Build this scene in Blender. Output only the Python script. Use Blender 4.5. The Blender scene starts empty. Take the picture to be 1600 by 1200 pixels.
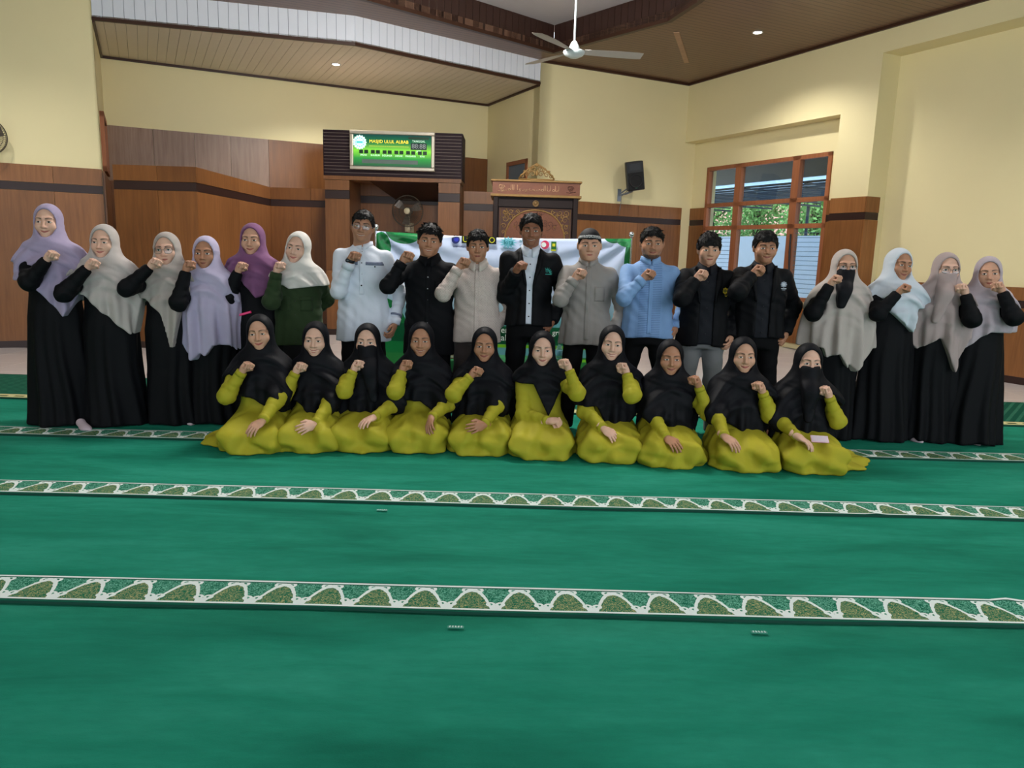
import bpy, bmesh, math, random
import numpy as np
from mathutils import Vector, Matrix

# ---------------------------------------------------------------- camera
SC = bpy.context.scene
COL = SC.collection
FPX = 1150.0
PITCH, ROLL, YAW, CAMH = math.radians(10.12), math.radians(1.686), math.radians(0.506), 1.42
_f = np.array([math.sin(YAW)*math.cos(PITCH), math.cos(YAW)*math.cos(PITCH), -math.sin(PITCH)])
_r = np.array([math.cos(YAW), -math.sin(YAW), 0.0])
_u = np.cross(_r, _f)
RR = math.cos(ROLL)*_r + math.sin(ROLL)*_u
UU = np.cross(RR, _f)
CAM = np.array([0.0, 0.0, CAMH])
cam_data = bpy.data.cameras.new('camera')
cam_data.sensor_width = 36.0
cam_data.lens = FPX*36.0/1600.0
cam_data.clip_end = 200
cam = bpy.data.objects.new('camera', cam_data)
COL.objects.link(cam)
M4 = Matrix.Identity(4)
for i in range(3):
    M4[i][0], M4[i][1], M4[i][2], M4[i][3] = RR[i], UU[i], -_f[i], CAM[i]
cam.matrix_world = M4
SC.camera = cam

# ---------------------------------------------------------------- world, exposure
world = bpy.data.worlds.new('overcast_sky')
SC.world = world
world.use_nodes = True
bg = world.node_tree.nodes['Background']
bg.inputs[0].default_value = (0.84, 0.93, 1.0, 1)
bg.inputs[1].default_value = 2.4
_sun = bpy.data.lights.new('added_hazy_sun', 'SUN'); _sun.energy = 3.0; _sun.angle = math.radians(25); _sun.color = (1, .97, .93)
sun = bpy.data.objects.new('added_hazy_sun', _sun); COL.objects.link(sun)  # weak sun added under the overcast sky to brighten the garden wall outside
sun.rotation_euler = Vector((.64*math.cos(math.radians(26)), .64*math.sin(math.radians(26)), -.77)).to_track_quat('-Z', 'Y').to_euler()
SC.view_settings.view_transform = 'Standard'
SC.view_settings.look = 'None'
SC.view_settings.gamma = 1.0
SC.view_settings.use_curve_mapping = False
SC.view_settings.exposure = 0.03

# ---------------------------------------------------------------- pixel helpers (a pixel gives a direction; depth comes from the plane it lies on)
def ray(x, y): return (x-800)/FPX*RR - (y-600)/FPX*UU + _f
def at_z(x, y, z=0.0):
    d = ray(x, y); return CAM + d*(z-CAMH)/d[2]
def at_y(x, y, Y):
    d = ray(x, y); return CAM + d*Y/d[1]
def at_plane(x, y, p, n):
    d = ray(x, y); return CAM + d*((np.array(p)-CAM)@n)/(d@n)

# the hall is turned 26 degrees against the prayer rows: a runs along its end wall, d runs away behind it
TH = math.radians(26)
UB = np.array([math.cos(TH), math.sin(TH), 0.0])
NB = np.array([-math.sin(TH), math.cos(TH), 0.0])
OB = np.array([-6.57, 9.63, 0.0])
def B(a, d, z=0.0): return OB + a*UB + d*NB + np.array([0, 0, z])
def to_b(p):
    q = np.array(p)-OB; return float(q@UB), float(q@NB)

# ---------------------------------------------------------------- mesh builder
class MB:
    def __init__(self): self.v, self.f, self.m = [], [], []
    def add(self, vs, fs, mi=0):
        o = len(self.v)
        self.v += [tuple(map(float, p)) for p in vs]
        self.f += [tuple(o+i for i in q) for q in fs]
        self.m += [mi]*len(fs)
        return self
    def box(self, c, s, rz=0.0, mi=0, R=None):
        if R is None:
            cc, ss = math.cos(rz), math.sin(rz)
            R = np.array([[cc, -ss, 0], [ss, cc, 0], [0, 0, 1]])
        vs = []
        for z in (-.5, .5):
            for x, y in ((-.5, -.5), (.5, -.5), (.5, .5), (-.5, .5)):
                vs.append(np.array(c) + R@np.array([x*s[0], y*s[1], z*s[2]]))
        return self.add(vs, [(3, 2, 1, 0), (4, 5, 6, 7), (0, 1, 5, 4), (1, 2, 6, 5), (2, 3, 7, 6), (3, 0, 4, 7)], mi)
    def wallbox(self, p, q, z0, z1, t0, t1, mi=0):
        """box between plan points p and q, offset t0..t1 to the left of p->q"""
        p, q = np.array(p[:2], float), np.array(q[:2], float)
        w = (q-p)/np.linalg.norm(q-p); n = np.array([-w[1], w[0]])
        pts = [p+n*t0, q+n*t0, q+n*t1, p+n*t1]
        return self.prism(pts, z0, z1, mi)
    def prism(self, pts, z0, z1, mi=0):
        n = len(pts)
        vs = [(p[0], p[1], z0) for p in pts] + [(p[0], p[1], z1) for p in pts]
        fs = [tuple(range(n-1, -1, -1)), tuple(range(n, 2*n))] + [(i, (i+1) % n, n+(i+1) % n, n+i) for i in range(n)]
        return self.add(vs, fs, mi)
    def tube(self, pts, r, n=8, mi=0, cap=True):
        pts = [np.array(p, float) for p in pts]
        rs = r if hasattr(r, '__len__') else [r]*len(pts)
        vs = []; prev = None
        for i, p in enumerate(pts):
            t = pts[min(i+1, len(pts)-1)] - pts[max(i-1, 0)]
            t = t/(np.linalg.norm(t)+1e-9)
            if prev is None:
                a = np.array([0, 0, 1.0]) if abs(t[2]) < .9 else np.array([1.0, 0, 0])
                x = np.cross(t, a)
            else: x = prev - t*(prev@t)
            x = x/np.linalg.norm(x); prev = x; y = np.cross(t, x)
            for k in range(n):
                a = 2*math.pi*k/n
                vs.append(p + rs[i]*(math.cos(a)*x + math.sin(a)*y))
        fs = [(i*n+k, i*n+(k+1) % n, (i+1)*n+(k+1) % n, (i+1)*n+k) for i in range(len(pts)-1) for k in range(n)]
        if cap: fs += [tuple(range(n-1, -1, -1)), tuple((len(pts)-1)*n+k for k in range(n))]
        return self.add(vs, fs, mi)
    def lathe(self, prof, c=(0, 0, 0), n=20, mi=0, R=None, sx=1, sy=1):
        R = np.eye(3) if R is None else R
        vs = []
        for r, z in prof:
            for k in range(n):
                a = 2*math.pi*k/n
                vs.append(np.array(c) + R@np.array([r*sx*math.cos(a), r*sy*math.sin(a), z]))
        m = len(prof)
        fs = [(i*n+k, i*n+(k+1) % n, (i+1)*n+(k+1) % n, (i+1)*n+k) for i in range(m-1) for k in range(n)]
        fs += [tuple(range(n-1, -1, -1)), tuple((m-1)*n+k for k in range(n))]
        return self.add(vs, fs, mi)
    def ball(self, c, r, nu=12, nv=8, mi=0, R=None):
        r = np.array(r if hasattr(r, '__len__') else (r, r, r), float)
        R = np.eye(3) if R is None else R
        vs = []
        for j in range(nv+1):
            ph = math.pi*j/nv
            for i in range(nu):
                a = 2*math.pi*i/nu
                vs.append(np.array(c)+R@(r*np.array([math.sin(ph)*math.cos(a), math.sin(ph)*math.sin(a), -math.cos(ph)])))
        fs = [(j*nu+i, j*nu+(i+1) % nu, (j+1)*nu+(i+1) % nu, (j+1)*nu+i) for j in range(nv) for i in range(nu)]
        return self.add(vs, fs, mi)
    def build(self, name, mats, parent=None, smooth=False, loc=None, bevel=0.0, weld=False):
        me = bpy.data.meshes.new(name)
        vs = self.v
        if loc is not None: vs = [(a-loc[0], b-loc[1], c-loc[2]) for a, b, c in vs]
        me.from_pydata(vs, [], self.f)
        mats = mats if isinstance(mats, (list, tuple)) else [mats]
        for m in mats: me.materials.append(m)
        me.polygons.foreach_set('material_index', self.m)
        if weld or bevel or True:
            bm = bmesh.new(); bm.from_mesh(me)
            bmesh.ops.remove_doubles(bm, verts=bm.verts, dist=1e-6)
            bmesh.ops.recalc_face_normals(bm, faces=bm.faces)
            if bevel:
                bmesh.ops.bevel(bm, geom=[e for e in bm.edges], offset=bevel, segments=2, affect='EDGES', profile=.5)
            bm.to_mesh(me); bm.free()
        if smooth: me.polygons.foreach_set('use_smooth', [True]*len(me.polygons))
        me.update()
        o = bpy.data.objects.new(name, me)
        COL.objects.link(o)
        if loc is not None: o.location = loc
        if parent is not None: o.parent = parent
        return o

def link_copy(src, parent=None, loc=None):
    o = src.copy(); COL.objects.link(o)
    if parent is not None: o.parent = parent
    if loc is not None: o.location = loc
    return o
def tag(o, label, cat, group=None):
    o['label'] = label; o['category'] = cat
    if group: o['group'] = group
    return o
def struct(o, label=None, cat=None):
    o['kind'] = 'structure'
    if label: o['label'] = label
    if cat: o['category'] = cat
    return o
def thing(name, label, cat, loc=(0, 0, 0), rz=0.0, group=None):
    o = bpy.data.objects.new(name, None); COL.objects.link(o)
    o.empty_display_size = .1
    o.location = loc; o.rotation_euler = (0, 0, rz)
    return tag(o, label, cat, group)

# ---------------------------------------------------------------- materials
def srgb(r, g, b):
    def c(v):
        v /= 255.0
        return v/12.92 if v <= .04045 else ((v+.055)/1.055)**2.4
    return (c(r), c(g), c(b), 1.0)
class NT:
    """small helper to write node trees as expressions"""
    def __init__(self, name):
        self.mat = bpy.data.materials.new(name); self.mat.use_nodes = True
        self.t = self.mat.node_tree; self.n = self.t.nodes; self.l = self.t.links
        self.bsdf = self.n['Principled BSDF']
    def node(self, typ, **kw):
        nd = self.n.new(typ)
        for k, v in kw.items(): setattr(nd, k, v)
        return nd
    def put(self, sock, v):
        if isinstance(v, bpy.types.NodeSocket): self.l.new(v, sock)
        elif v is not None: sock.default_value = v
    def math(self, op, a, b=None, c=None, clamp=False):
        nd = self.node('ShaderNodeMath', operation=op); nd.use_clamp = clamp
        self.put(nd.inputs[0], a); self.put(nd.inputs[1], b)
        if c is not None: self.put(nd.inputs[2], c)
        return nd.outputs[0]
    def mix(self, f, a, b):
        nd = self.node('ShaderNodeMix', data_type='RGBA')
        self.put(nd.inputs[0], f); self.put(nd.inputs[6], a); self.put(nd.inputs[7], b)
        return nd.outputs[2]
    def coords(self, kind='Object'):
        return self.node('ShaderNodeTexCoord').outputs[kind]
    def worldpos(self): return self.node('ShaderNodeNewGeometry').outputs['Position']
    def mapping(self, v, scale=(1, 1, 1), rot=(0, 0, 0), loc=(0, 0, 0)):
        nd = self.node('ShaderNodeMapping'); self.put(nd.inputs[0], v)
        nd.inputs['Scale'].default_value = scale; nd.inputs['Rotation'].default_value = rot; nd.inputs['Location'].default_value = loc
        return nd.outputs[0]
    def noise(self, v, scale=5, detail=4, rough=.5, dist=0.0):
        nd = self.node('ShaderNodeTexNoise'); self.put(nd.inputs['Vector'], v)
        nd.inputs['Scale'].default_value = scale; nd.inputs['Detail'].default_value = detail
        nd.inputs['Roughness'].default_value = rough; nd.inputs['Distortion'].default_value = dist
        return nd.outputs[0]
    def ramp(self, f, stops):
        nd = self.node('ShaderNodeValToRGB'); self.put(nd.inputs[0], f)
        e = nd.color_ramp.elements
        while len(e) < len(stops): e.new(.5)
        for i, (p, c) in enumerate(stops): e[i].position = p; e[i].color = c
        return nd.outputs[0]
    def sep(self, v):
        nd = self.node('ShaderNodeSeparateXYZ'); self.put(nd.inputs[0], v); return nd.outputs
    def comb(self, x, y, z):
        nd = self.node('ShaderNodeCombineXYZ')
        for i, s in enumerate((x, y, z)): self.put(nd.inputs[i], s)
        return nd.outputs[0]
    def bump(self, h, strength=.3, dist=.01):
        nd = self.node('ShaderNodeBump'); self.put(nd.inputs['Height'], h)
        nd.inputs['Strength'].default_value = strength; nd.inputs['Distance'].default_value = dist
        self.l.new(nd.outputs[0], self.bsdf.inputs['Normal'])
    def done(self, col=None, rough=.6, spec=.3, metal=0.0, sheen=0.0):
        self.put(self.bsdf.inputs['Base Color'], col)
        self.put(self.bsdf.inputs['Roughness'], rough)
        self.bsdf.inputs['Specular IOR Level'].default_value = spec
        self.bsdf.inputs['Metallic'].default_value = metal
        if sheen: self.bsdf.inputs['Sheen Weight'].default_value = sheen
        return self.mat
def shade(c, k): return (min(c[0]*k, 1), min(c[1]*k, 1), min(c[2]*k, 1), 1)
_plain = {}
def plain(name, rgb, rough=.5, spec=.3, metal=0.0, var=.06, scale=8.0, bump=0.0, bscale=200.0, sheen=0.0):
    if name in _plain: return _plain[name]
    t = NT(name); c = srgb(*rgb)
    co = t.coords()
    f = t.noise(co, scale, 4)
    col = t.mix(f, shade(c, 1-var), shade(c, 1+var))
    if bump: t.bump(t.noise(co, bscale, 3), bump, .004)
    _plain[name] = t.done(col, rough, spec, metal, sheen)
    return _plain[name]
def emit(name, rgb, strength):
    t = NT(name); c = srgb(*rgb)
    t.bsdf.inputs['Base Color'].default_value = c
    t.bsdf.inputs['Emission Color'].default_value = c
    t.bsdf.inputs['Emission Strength'].default_value = strength
    return t.mat
def glass(name, rgb=(235, 245, 245), rough=0.0, alpha=.12):
    """thin pane: mostly see-through with a reflection"""
    t = NT(name); n = t.n
    tr = t.node('ShaderNodeBsdfTransparent'); tr.inputs[0].default_value = srgb(*rgb)
    gl = t.node('ShaderNodeBsdfGlossy'); gl.inputs['Roughness'].default_value = rough
    mx = t.node('ShaderNodeMixShader'); mx.inputs[0].default_value = alpha
    t.l.new(tr.outputs[0], mx.inputs[1]); t.l.new(gl.outputs[0], mx.inputs[2])
    t.l.new(mx.outputs[0], n['Material Output'].inputs[0])
    return t.mat
def wood(name, c0, c1, rough=.35, stretch=(14, 14, 1.0), spec=.35, rnd=.12):
    t = NT(name); p = t.worldpos()
    inf = t.node('ShaderNodeObjectInfo')
    off = t.math('MULTIPLY', inf.outputs['Random'], 37.0)
    v = t.node('ShaderNodeVectorMath', operation='ADD'); t.put(v.inputs[0], p); t.put(v.inputs[1], t.comb(off, off, off))
    m = t.mapping(v.outputs[0], stretch)
    f = t.noise(m, 1.6, 6, .6, .6)
    g = t.noise(v.outputs[0], .9, 3)
    f2 = t.math('MULTIPLY_ADD', g, .5, t.math('MULTIPLY', f, .6))
    col = t.ramp(f2, [(.3, srgb(*c0)), (.75, srgb(*c1))])
    k = t.math('MULTIPLY_ADD', inf.outputs['Random'], rnd*2, 1-rnd)
    vm = t.node('ShaderNodeVectorMath', operation='SCALE'); t.put(vm.inputs[0], col); t.put(vm.inputs['Scale'], k)
    t.bump(f, .05, .003)
    return t.done(vm.outputs[0], rough, spec)
# ================================================================ setting materials
def paint(name, rgb, rough=.55):
    t = NT(name); p = t.worldpos(); c = srgb(*rgb)
    f = t.noise(p, .7, 4, .55); f2 = t.noise(p, 6, 4)
    col = t.mix(f, shade(c, .93), shade(c, 1.05))
    t.bump(f2, .06, .01)
    return t.done(col, rough, .25)
M_YEL = paint('yellow_paint', (230, 218, 172))
M_WOOD = wood('teak_veneer', (102, 62, 31), (146, 97, 56))
M_WOODD = wood('dark_teak_veneer', (90, 53, 27), (128, 82, 43))
M_FADED = wood('faded_veneer', (104, 72, 50), (150, 122, 104))
M_BAND = plain('dark_brown_band', (46, 27, 24), .4, .4)
M_FRAME = wood('window_frame_wood', (132, 78, 50), (164, 104, 70), .5)
M_TRIM = plain('dark_brown_moulding', (62, 38, 26), .4)
M_TILE = plain('white_floor_tile', (216, 208, 206), .18, .5, var=.03, scale=3)
M_GROUT = plain('tile_grout', (165, 158, 155), .8)
M_SOFFIT = plain('cream_ceiling_board', (226, 214, 198), .35, .4, var=.03)
M_PVC = plain('white_fascia_board', (224, 228, 238), .3, .4, var=.02)
M_TRAYW = plain('white_tray_ceiling', (205, 202, 205), .5, .3, var=.03)
M_TRAYB = plain('dark_tray_board', (58, 38, 32), .35, .4)
M_LIGHTLINE = plain('pale_joint_strip', (150, 135, 122), .5)
def ceiling_mat():
    t = NT('brown_ceiling_board'); p = t.worldpos()
    m = t.mapping(p, (1, 1, 1), (0, 0, -TH-math.radians(0)))
    s = t.sep(m)
    y = t.math('FRACT', t.math('MULTIPLY', s[1], 1/.10))
    g = t.math('LESS_THAN', y, .10)
    n = t.noise(t.mapping(m, (.8, 12, 1)), 2, 4)
    col = t.mix(n, srgb(104, 76, 60), srgb(128, 96, 78))
    col = t.mix(g, col, srgb(58, 40, 32))
    t.bump(t.math('SUBTRACT', 1.0, g), .5, .006)
    return t.done(col, .38, .4)
M_CEIL = ceiling_mat()

def carpet_mat():
    t = NT('green_prayer_carpet'); p = t.worldpos(); s = t.sep(p)
    big = t.noise(t.mapping(p, (.5, 2.2, 1)), 1.4, 4, .6, .4)
    mid = t.noise(t.mapping(p, (1, 3.0, 1)), 9, 5, .65)
    fine = t.noise(p, 320, 2)
    col = t.ramp(big, [(.30, srgb(14, 102, 82)), (.5, srgb(32, 138, 113)), (.72, srgb(52, 158, 134))])
    col = t.mix(t.math('MULTIPLY', mid, .6), col, srgb(6, 84, 66))
    col = t.mix(t.math('MULTIPLY', fine, .25), col, srgb(24, 150, 118))
    t.bump(t.math('ADD', fine, t.math('MULTIPLY', mid, 2.0)), .5, .006)
    return t.done(col, .92, .1)
def border_mat(name, y_near, width, period=.196):
    t = NT(name); p = t.worldpos(); s = t.sep(p)
    v = t.math('DIVIDE', t.math('SUBTRACT', s[1], y_near), width)
    u = t.math('SUBTRACT', t.math('FRACT', t.math('DIVIDE', t.math('ADD', s[0], 40.0), period)), .5)
    au = t.math('ABSOLUTE', u)
    wob = t.math('MULTIPLY_ADD', t.noise(t.mapping(p, (1, 1, 1)), 55, 3), .10, -.05)
    # ogee arch: peak at .78, falling to .16 at the valley
    g = t.math('MULTIPLY_ADD', t.math('POWER', t.math('MULTIPLY', au, 2.25), 2.0), -.80, .84)
    g = t.math('MAXIMUM', g, .17)
    g = t.math('ADD', g, wob)
    dv = t.math('SUBTRACT', v, g)
    arch = t.math('LESS_THAN', t.math('ABSOLUTE', dv), t.math('MULTIPLY_ADD', au, .10, .055))
    def ring(cu, cv, r, w):
        a = t.math('MULTIPLY', t.math('SUBTRACT', au, cu), period/width)
        b = t.math('SUBTRACT', v, cv)
        d = t.math('SQRT', t.math('ADD', t.math('MULTIPLY', a, a), t.math('MULTIPLY', b, b)))
        return t.math('LESS_THAN', t.math('ABSOLUTE', t.math('SUBTRACT', d, r)), w)
    curl = t.math('MAXIMUM', ring(.12, .84, .07, .028), ring(.40, .30, .06, .025))
    white = t.math('MAXIMUM', arch, curl)
    q = t.noise(p, 75, 3, .6, 1.2)
    swirl = t.math('LESS_THAN', t.math('ABSOLUTE', t.math('SUBTRACT', q, .5)), .032)
    swirlg = t.math('LESS_THAN', t.math('ABSOLUTE', t.math('SUBTRACT', q, .5)), .055)
    green = srgb(8, 100, 76)
    above = t.mix(swirl, green, srgb(120, 190, 165))
    below = t.mix(t.math('LESS_THAN', t.math('ABSOLUTE', t.math('SUBTRACT', q, .5)), .024), srgb(22, 104, 76), srgb(186, 178, 124))
    col = t.mix(t.math('GREATER_THAN', dv, 0.0), below, above)
    col = t.mix(white, col, srgb(226, 236, 234))
    # edging lines
    def line(c, w): return t.math('LESS_THAN', t.math('ABSOLUTE', t.math('SUBTRACT', v, c)), w)
    col = t.mix(t.math('MAXIMUM', t.math('GREATER_THAN', v, .90), t.math('LESS_THAN', v, .13)), col, srgb(30, 90, 72))
    col = t.mix(t.math('MAXIMUM', line(.97, .03), line(.105, .028)), col, srgb(222, 234, 232))
    col = t.mix(t.math('LESS_THAN', v, .07), col, srgb(10, 84, 66))
    f = t.noise(p, 320, 2)
    t.bump(t.math('ADD', f, t.math('MULTIPLY', white, .6)), .5, .005)
    return t.done(col, .9, .1)
M_CARPET = carpet_mat()
def gold_mat(y0, w):
    t = NT('gold_edge_band'); s = t.sep(t.worldpos())
    v = t.math('DIVIDE', t.math('SUBTRACT', s[1], y0), w)
    u = t.math('FRACT', t.math('DIVIDE', t.math('ADD', s[0], 40.0), .15))
    dash = t.math('MULTIPLY', t.math('LESS_THAN', t.math('ABSOLUTE', t.math('SUBTRACT', u, .5)), .3), t.math('LESS_THAN', t.math('ABSOLUTE', t.math('SUBTRACT', v, .55)), .12))
    col = t.mix(dash, srgb(196, 190, 140), srgb(60, 66, 30))
    col = t.mix(t.math('LESS_THAN', v, .2), col, srgb(14, 70, 52))
    return t.done(col, .9, .1)
def darkweave_mat():
    t = NT('dark_green_woven_carpet'); p = t.worldpos()
    m = t.mapping(p, (1, 1, 1), (0, 0, math.radians(40)))
    s = t.sep(m)
    w = t.math('LESS_THAN', t.math('FRACT', t.math('MULTIPLY', s[0], 14.0)), .4)
    n = t.noise(p, 40, 3)
    col = t.mix(t.math('MULTIPLY', w, n), srgb(8, 74, 58), srgb(60, 120, 96))
    return t.done(col, .92, .1)

# ================================================================ lights of the hall
def downlight(name, p, label, power, color=(1.0, .96, .9)):
    t = thing(name, label, 'ceiling light', tuple(p), group='recessed ceiling spotlights')
    m = MB(); m.lathe([(.075, -.002), (.075, -.012), (.06, -.014), (.055, -.004)], n=24); m.build('trim_ring', plain('spot_ring_white', (225, 222, 218), .3), t, True)
    m = MB(); m.lathe([(.001, -.006), (.052, -.006), (.052, -.004), (.001, -.004)], n=20); m.build('lamp_disc', emit('spot_lamp_glow', (255, 250, 240), 60.0), t)
    L = bpy.data.lights.new('spot_beam', 'SPOT'); L.energy = power; L.color = color; L.spot_size = math.radians(140); L.spot_blend = .6; L.shadow_soft_size = .06
    o = bpy.data.objects.new('spot_beam', L); COL.objects.link(o); o.parent = t; o.location = (0, 0, -.03)
    return t
HC = 4.6      # main ceiling
HS = 4.22     # recess ceiling over the prayer niche
pS = at_z(525, 100, HS); pM = at_z(1184, 50, HC)
downlight('ceiling_spotlight', pS, 'lit round spotlight in the cream ceiling above the prayer niche', 230)
downlight('ceiling_spotlight', pM, 'lit round spotlight in the dark brown ceiling near the right wall', 200)
# unseen spots added to light people and walls, continuing the visible ones
for x, y, lab in ((-5.6, 7.4, 'unseen spotlight added in the brown ceiling above the left end of the group'), (5.4, 6.4, 'unseen spotlight added in the brown ceiling above the right end of the group'), (-4.6, 1.6, 'unseen spotlight added in the brown ceiling to the left of the camera'), (4.6, 1.8, 'unseen spotlight added in the brown ceiling to the right of the camera')):
    downlight('ceiling_spotlight', (x, y, HC), lab, 215)
# invented hanging lamp above the view, put in to brighten fascia and walls
def added_chandelier(x, y, z):
    t = thing('added_chandelier', 'unseen ring lamp with frosted globes, added to light the fascia and walls', 'added_chandelier', (x, y, 5.0))
    br = plain('brass', (176, 140, 72), .3, .5, .8)
    m = MB(); m.tube([(0, 0, 0), (0, 0, z-5.0)], .014, 8); m.lathe([(.09, 0), (.09, -.02), (.02, -.06)], n=18); m.build('rod', br, t, True)
    m = MB(); m.tube([(.45*math.cos(a), .45*math.sin(a), z-5.0) for a in np.linspace(0, 2*math.pi, 33)], .012, 8, cap=False)
    for k in range(4):
        a = math.pi*k/4*2; m.tube([(0, 0, z-5.0+.06), (.45*math.cos(a), .45*math.sin(a), z-5.0)], .008, 6)
    m.build('ring', br, t, True)
    gm = emit('frosted_globe_glow', (255, 247, 232), 9.0)
    for k in range(8):
        a = 2*math.pi*k/8; m = MB(); m.ball((.45*math.cos(a), .45*math.sin(a), z-5.0-.10), .085, 16, 12); m.build('globe', gm, t, True)
    L = bpy.data.lights.new('added_fill_light', 'POINT'); L.energy = 420; L.color = (1, .97, .92); L.shadow_soft_size = .4
    o = bpy.data.objects.new('added_fill_light', L); COL.objects.link(o); o.parent = t; o.location = (0, 0, z-5.0-.30)
added_chandelier(-.4, 7.1, 4.38)

# ================================================================ floor, tiles, carpets
floor_bm = MB(); floor_bm.box((2, 4, -.06), (34, 36, .1))
floor = struct(floor_bm.build('floor', M_GROUT))
tile_me = None
TS = .6
for ix in range(-12, 13):
    for iy in range(12, 26):
        x, y = ix*TS+.1, iy*TS+.35
        if y-TS/2 < 7.2: continue
        a, d = to_b((x, y, 0))
        inside = (-1.5 < a < 11.2 and d < .1) or (1.0 < a < 8.0 and d < 2.2)
        if not inside: continue
        if tile_me is None:
            m = MB(); m.box((0, 0, 0), (TS-.004, TS-.004, .012), 0)
            tile_me = m.build('tile', M_TILE, floor, bevel=.001); tile_me.location = (x, y, -.006)
        else: link_copy(tile_me, floor, (x, y, -.006))

ROW = 1.25; Y_TOP0 = 2.934; BW = .232
rng = np.random.RandomState(3)
fA, fB = at_z(1372, 812), at_z(1556, 938)
def carpet(name, y0, y1, mats, label, border, x0=-8.5, x1=6.0, z_near=.020, z_far=.007, nx=220):
    """one carpet length: near edge raised where it lies over the next one, real thickness"""
    ny = 22
    xs = np.linspace(x0, x1, nx)
    ys = np.concatenate([[y0], y0+border*np.linspace(.02, 1, 5), np.linspace(y0+border, y1, ny-6+1)[1:]])
    wob = .004*np.sin(xs*2.1+y0)+.003*np.sin(xs*5.3+2*y0)
    v, f, mi = [], [], []
    for j, y in enumerate(ys):
        k = (y-y0)/(y1-y0)
        for i, x in enumerate(xs):
            z = z_near*(1-k)+z_far*k + .0016*math.sin(x*3.1+y*5)*math.sin(y*4.3+x) 
            # a crease where two lengths meet
            ax, ay = fB[0]-fA[0], fB[1]-fA[1]; L2 = ax*ax+ay*ay
            tt = ((x-fA[0])*ax+(y-fA[1])*ay)/L2
            if -.05 < tt < 1.05:
                dd = abs((x-fA[0])*ay-(y-fA[1])*ax)/math.sqrt(L2)
                z += (.006+.012*max(0, tt-.85)/.15)*math.exp(-(dd/.022)**2)
            v.append((x, y+wob[i]*(1 if j < 7 else .3), z))
    n = len(xs)
    for j in range(len(ys)-1):
        for i in range(n-1):
            f.append((j*n+i, j*n+i+1, (j+1)*n+i+1, (j+1)*n+i)); mi.append(0 if j >= 5 else 1)
    o = len(v)
    v += [(x, y0+wob[i]+.002, 0.0005) for i, x in enumerate(xs)]
    for i in range(n-1): f.append((o+i, o+i+1, i+1, i)); mi.append(2)
    o2 = len(v)
    v += [(xs[i], ys[-1]+wob[i]*.3, 0.0005) for i in range(n)]
    lj = (len(ys)-1)*n
    for i in range(n-1): f.append((lj+i, lj+i+1, o2+i+1, o2+i)); mi.append(0)
    me = bpy.data.meshes.new(name); me.from_pydata(v, [], f)
    for m in mats: me.materials.append(m)
    me.polygons.foreach_set('material_index', mi)
    me.polygons.foreach_set('use_smooth', [True]*len(f))
    o = bpy.data.objects.new(name, me); COL.objects.link(o)
    return tag(o, label, 'carpet', 'prayer carpets')
M_EDGE = plain('carpet_edge', (10, 62, 50), .9)
def row_y(k): return Y_TOP0+ROW*k-BW
for k, lab in ((-2, 'plain green carpet nearest the camera, below the widest patterned border'),):
    carpet('prayer_carpet', -1.2, row_y(0)+.06, [M_CARPET, M_CARPET, M_EDGE], lab, .2, x1=8.0)
labs = ['green carpet whose wide white patterned border crosses the foreground',
        'green carpet with the middle patterned border, in front of the kneeling women',
        'green carpet with a patterned border running under the kneeling and standing people']
for k in range(3):
    y0 = row_y(k)
    carpet('prayer_carpet', y0, row_y(k+1)+.05, [M_CARPET, border_mat('arch_border', y0, BW), M_EDGE], labs[k], BW, x1=(7.5, 7.0, 6.4)[k])
yG = at_z(800, 646)[1]
yD = at_z(800, 608)[1]
carpet('prayer_carpet', yG-.02, yD, [darkweave_mat(), gold_mat(yG-.02, .17), M_EDGE], 'dark green woven carpet edged in pale gold, next to the white tiles', .17, z_far=.012, x1=6.4)
M_TAG = plain('pale_tag', (196, 214, 208), .7)
for (px, py, lab) in ((712, 981, 'small pale sticker on the green carpet, left one below the wide border'), (1186, 989, 'small pale sticker on the green carpet, right one below the wide border'), (597, 798, 'small pale sticker on the carpet below the middle border')):
    c = at_z(px, py, .013); m = MB()
    m.box((c[0], c[1], .0165), (.062, .016, .002), -.02)
    for q in range(5): m.box((c[0]-.022+q*.011, c[1]+.001, .018), (.005, .011, .0012), .2*(q % 3-1), 1)
    tag(m.build('sticker', [plain('sticker_base', (70, 140, 122), .7), M_TAG]), lab, 'sticker', 'stickers on the carpet')

# ================================================================ walls
HW = 2.35
zb0, zb1 = 2.03, 2.13
def wall(name, p, q, z0=0, z1=HC, t=.22, mat=None):
    m = MB(); m.wallbox(p, q, z0, z1, 0, t)
    return struct(m.build(name, mat or M_YEL))
def panels(parent, p, q, cuts, z0, z1, mat, name='panel', th=.03, gap=.004):
    p, q = np.array(p[:2]), np.array(q[:2])
    cs = [0]+list(cuts)+[1]
    L = np.linalg.norm(q-p)
    for a, b in zip(cs[:-1], cs[1:]):
        m = MB(); m.wallbox(p+(q-p)*a+(q-p)/L*gap/2, p+(q-p)*b-(q-p)/L*gap/2, z0, z1, -th, 0)
        m.build(name, mat, parent)
def wainscot(parent, p, q, cuts, top=HW, mat=None, zb=(zb0, zb1), base=.09, th=.03):
    mat = mat or M_WOOD
    panels(parent, p, q, cuts, base, zb[0]-.003, mat, th=th)
    panels(parent, p, q, [], zb[0], zb[1], M_BAND, 'dark_band', th=th-.006)
    panels(parent, p, q, cuts, zb[1]+.003, top, mat, 'top_panel', th=th)
    panels(parent, p, q, [], 0, base, M_BAND, 'skirting', th=th+.004)
aL, aR, aC, DA = 1.24, 7.8, 10.93, 2.11
aB = 11.18
w = wall('wall_left', B(-9, 0), B(aL, 0))
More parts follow.
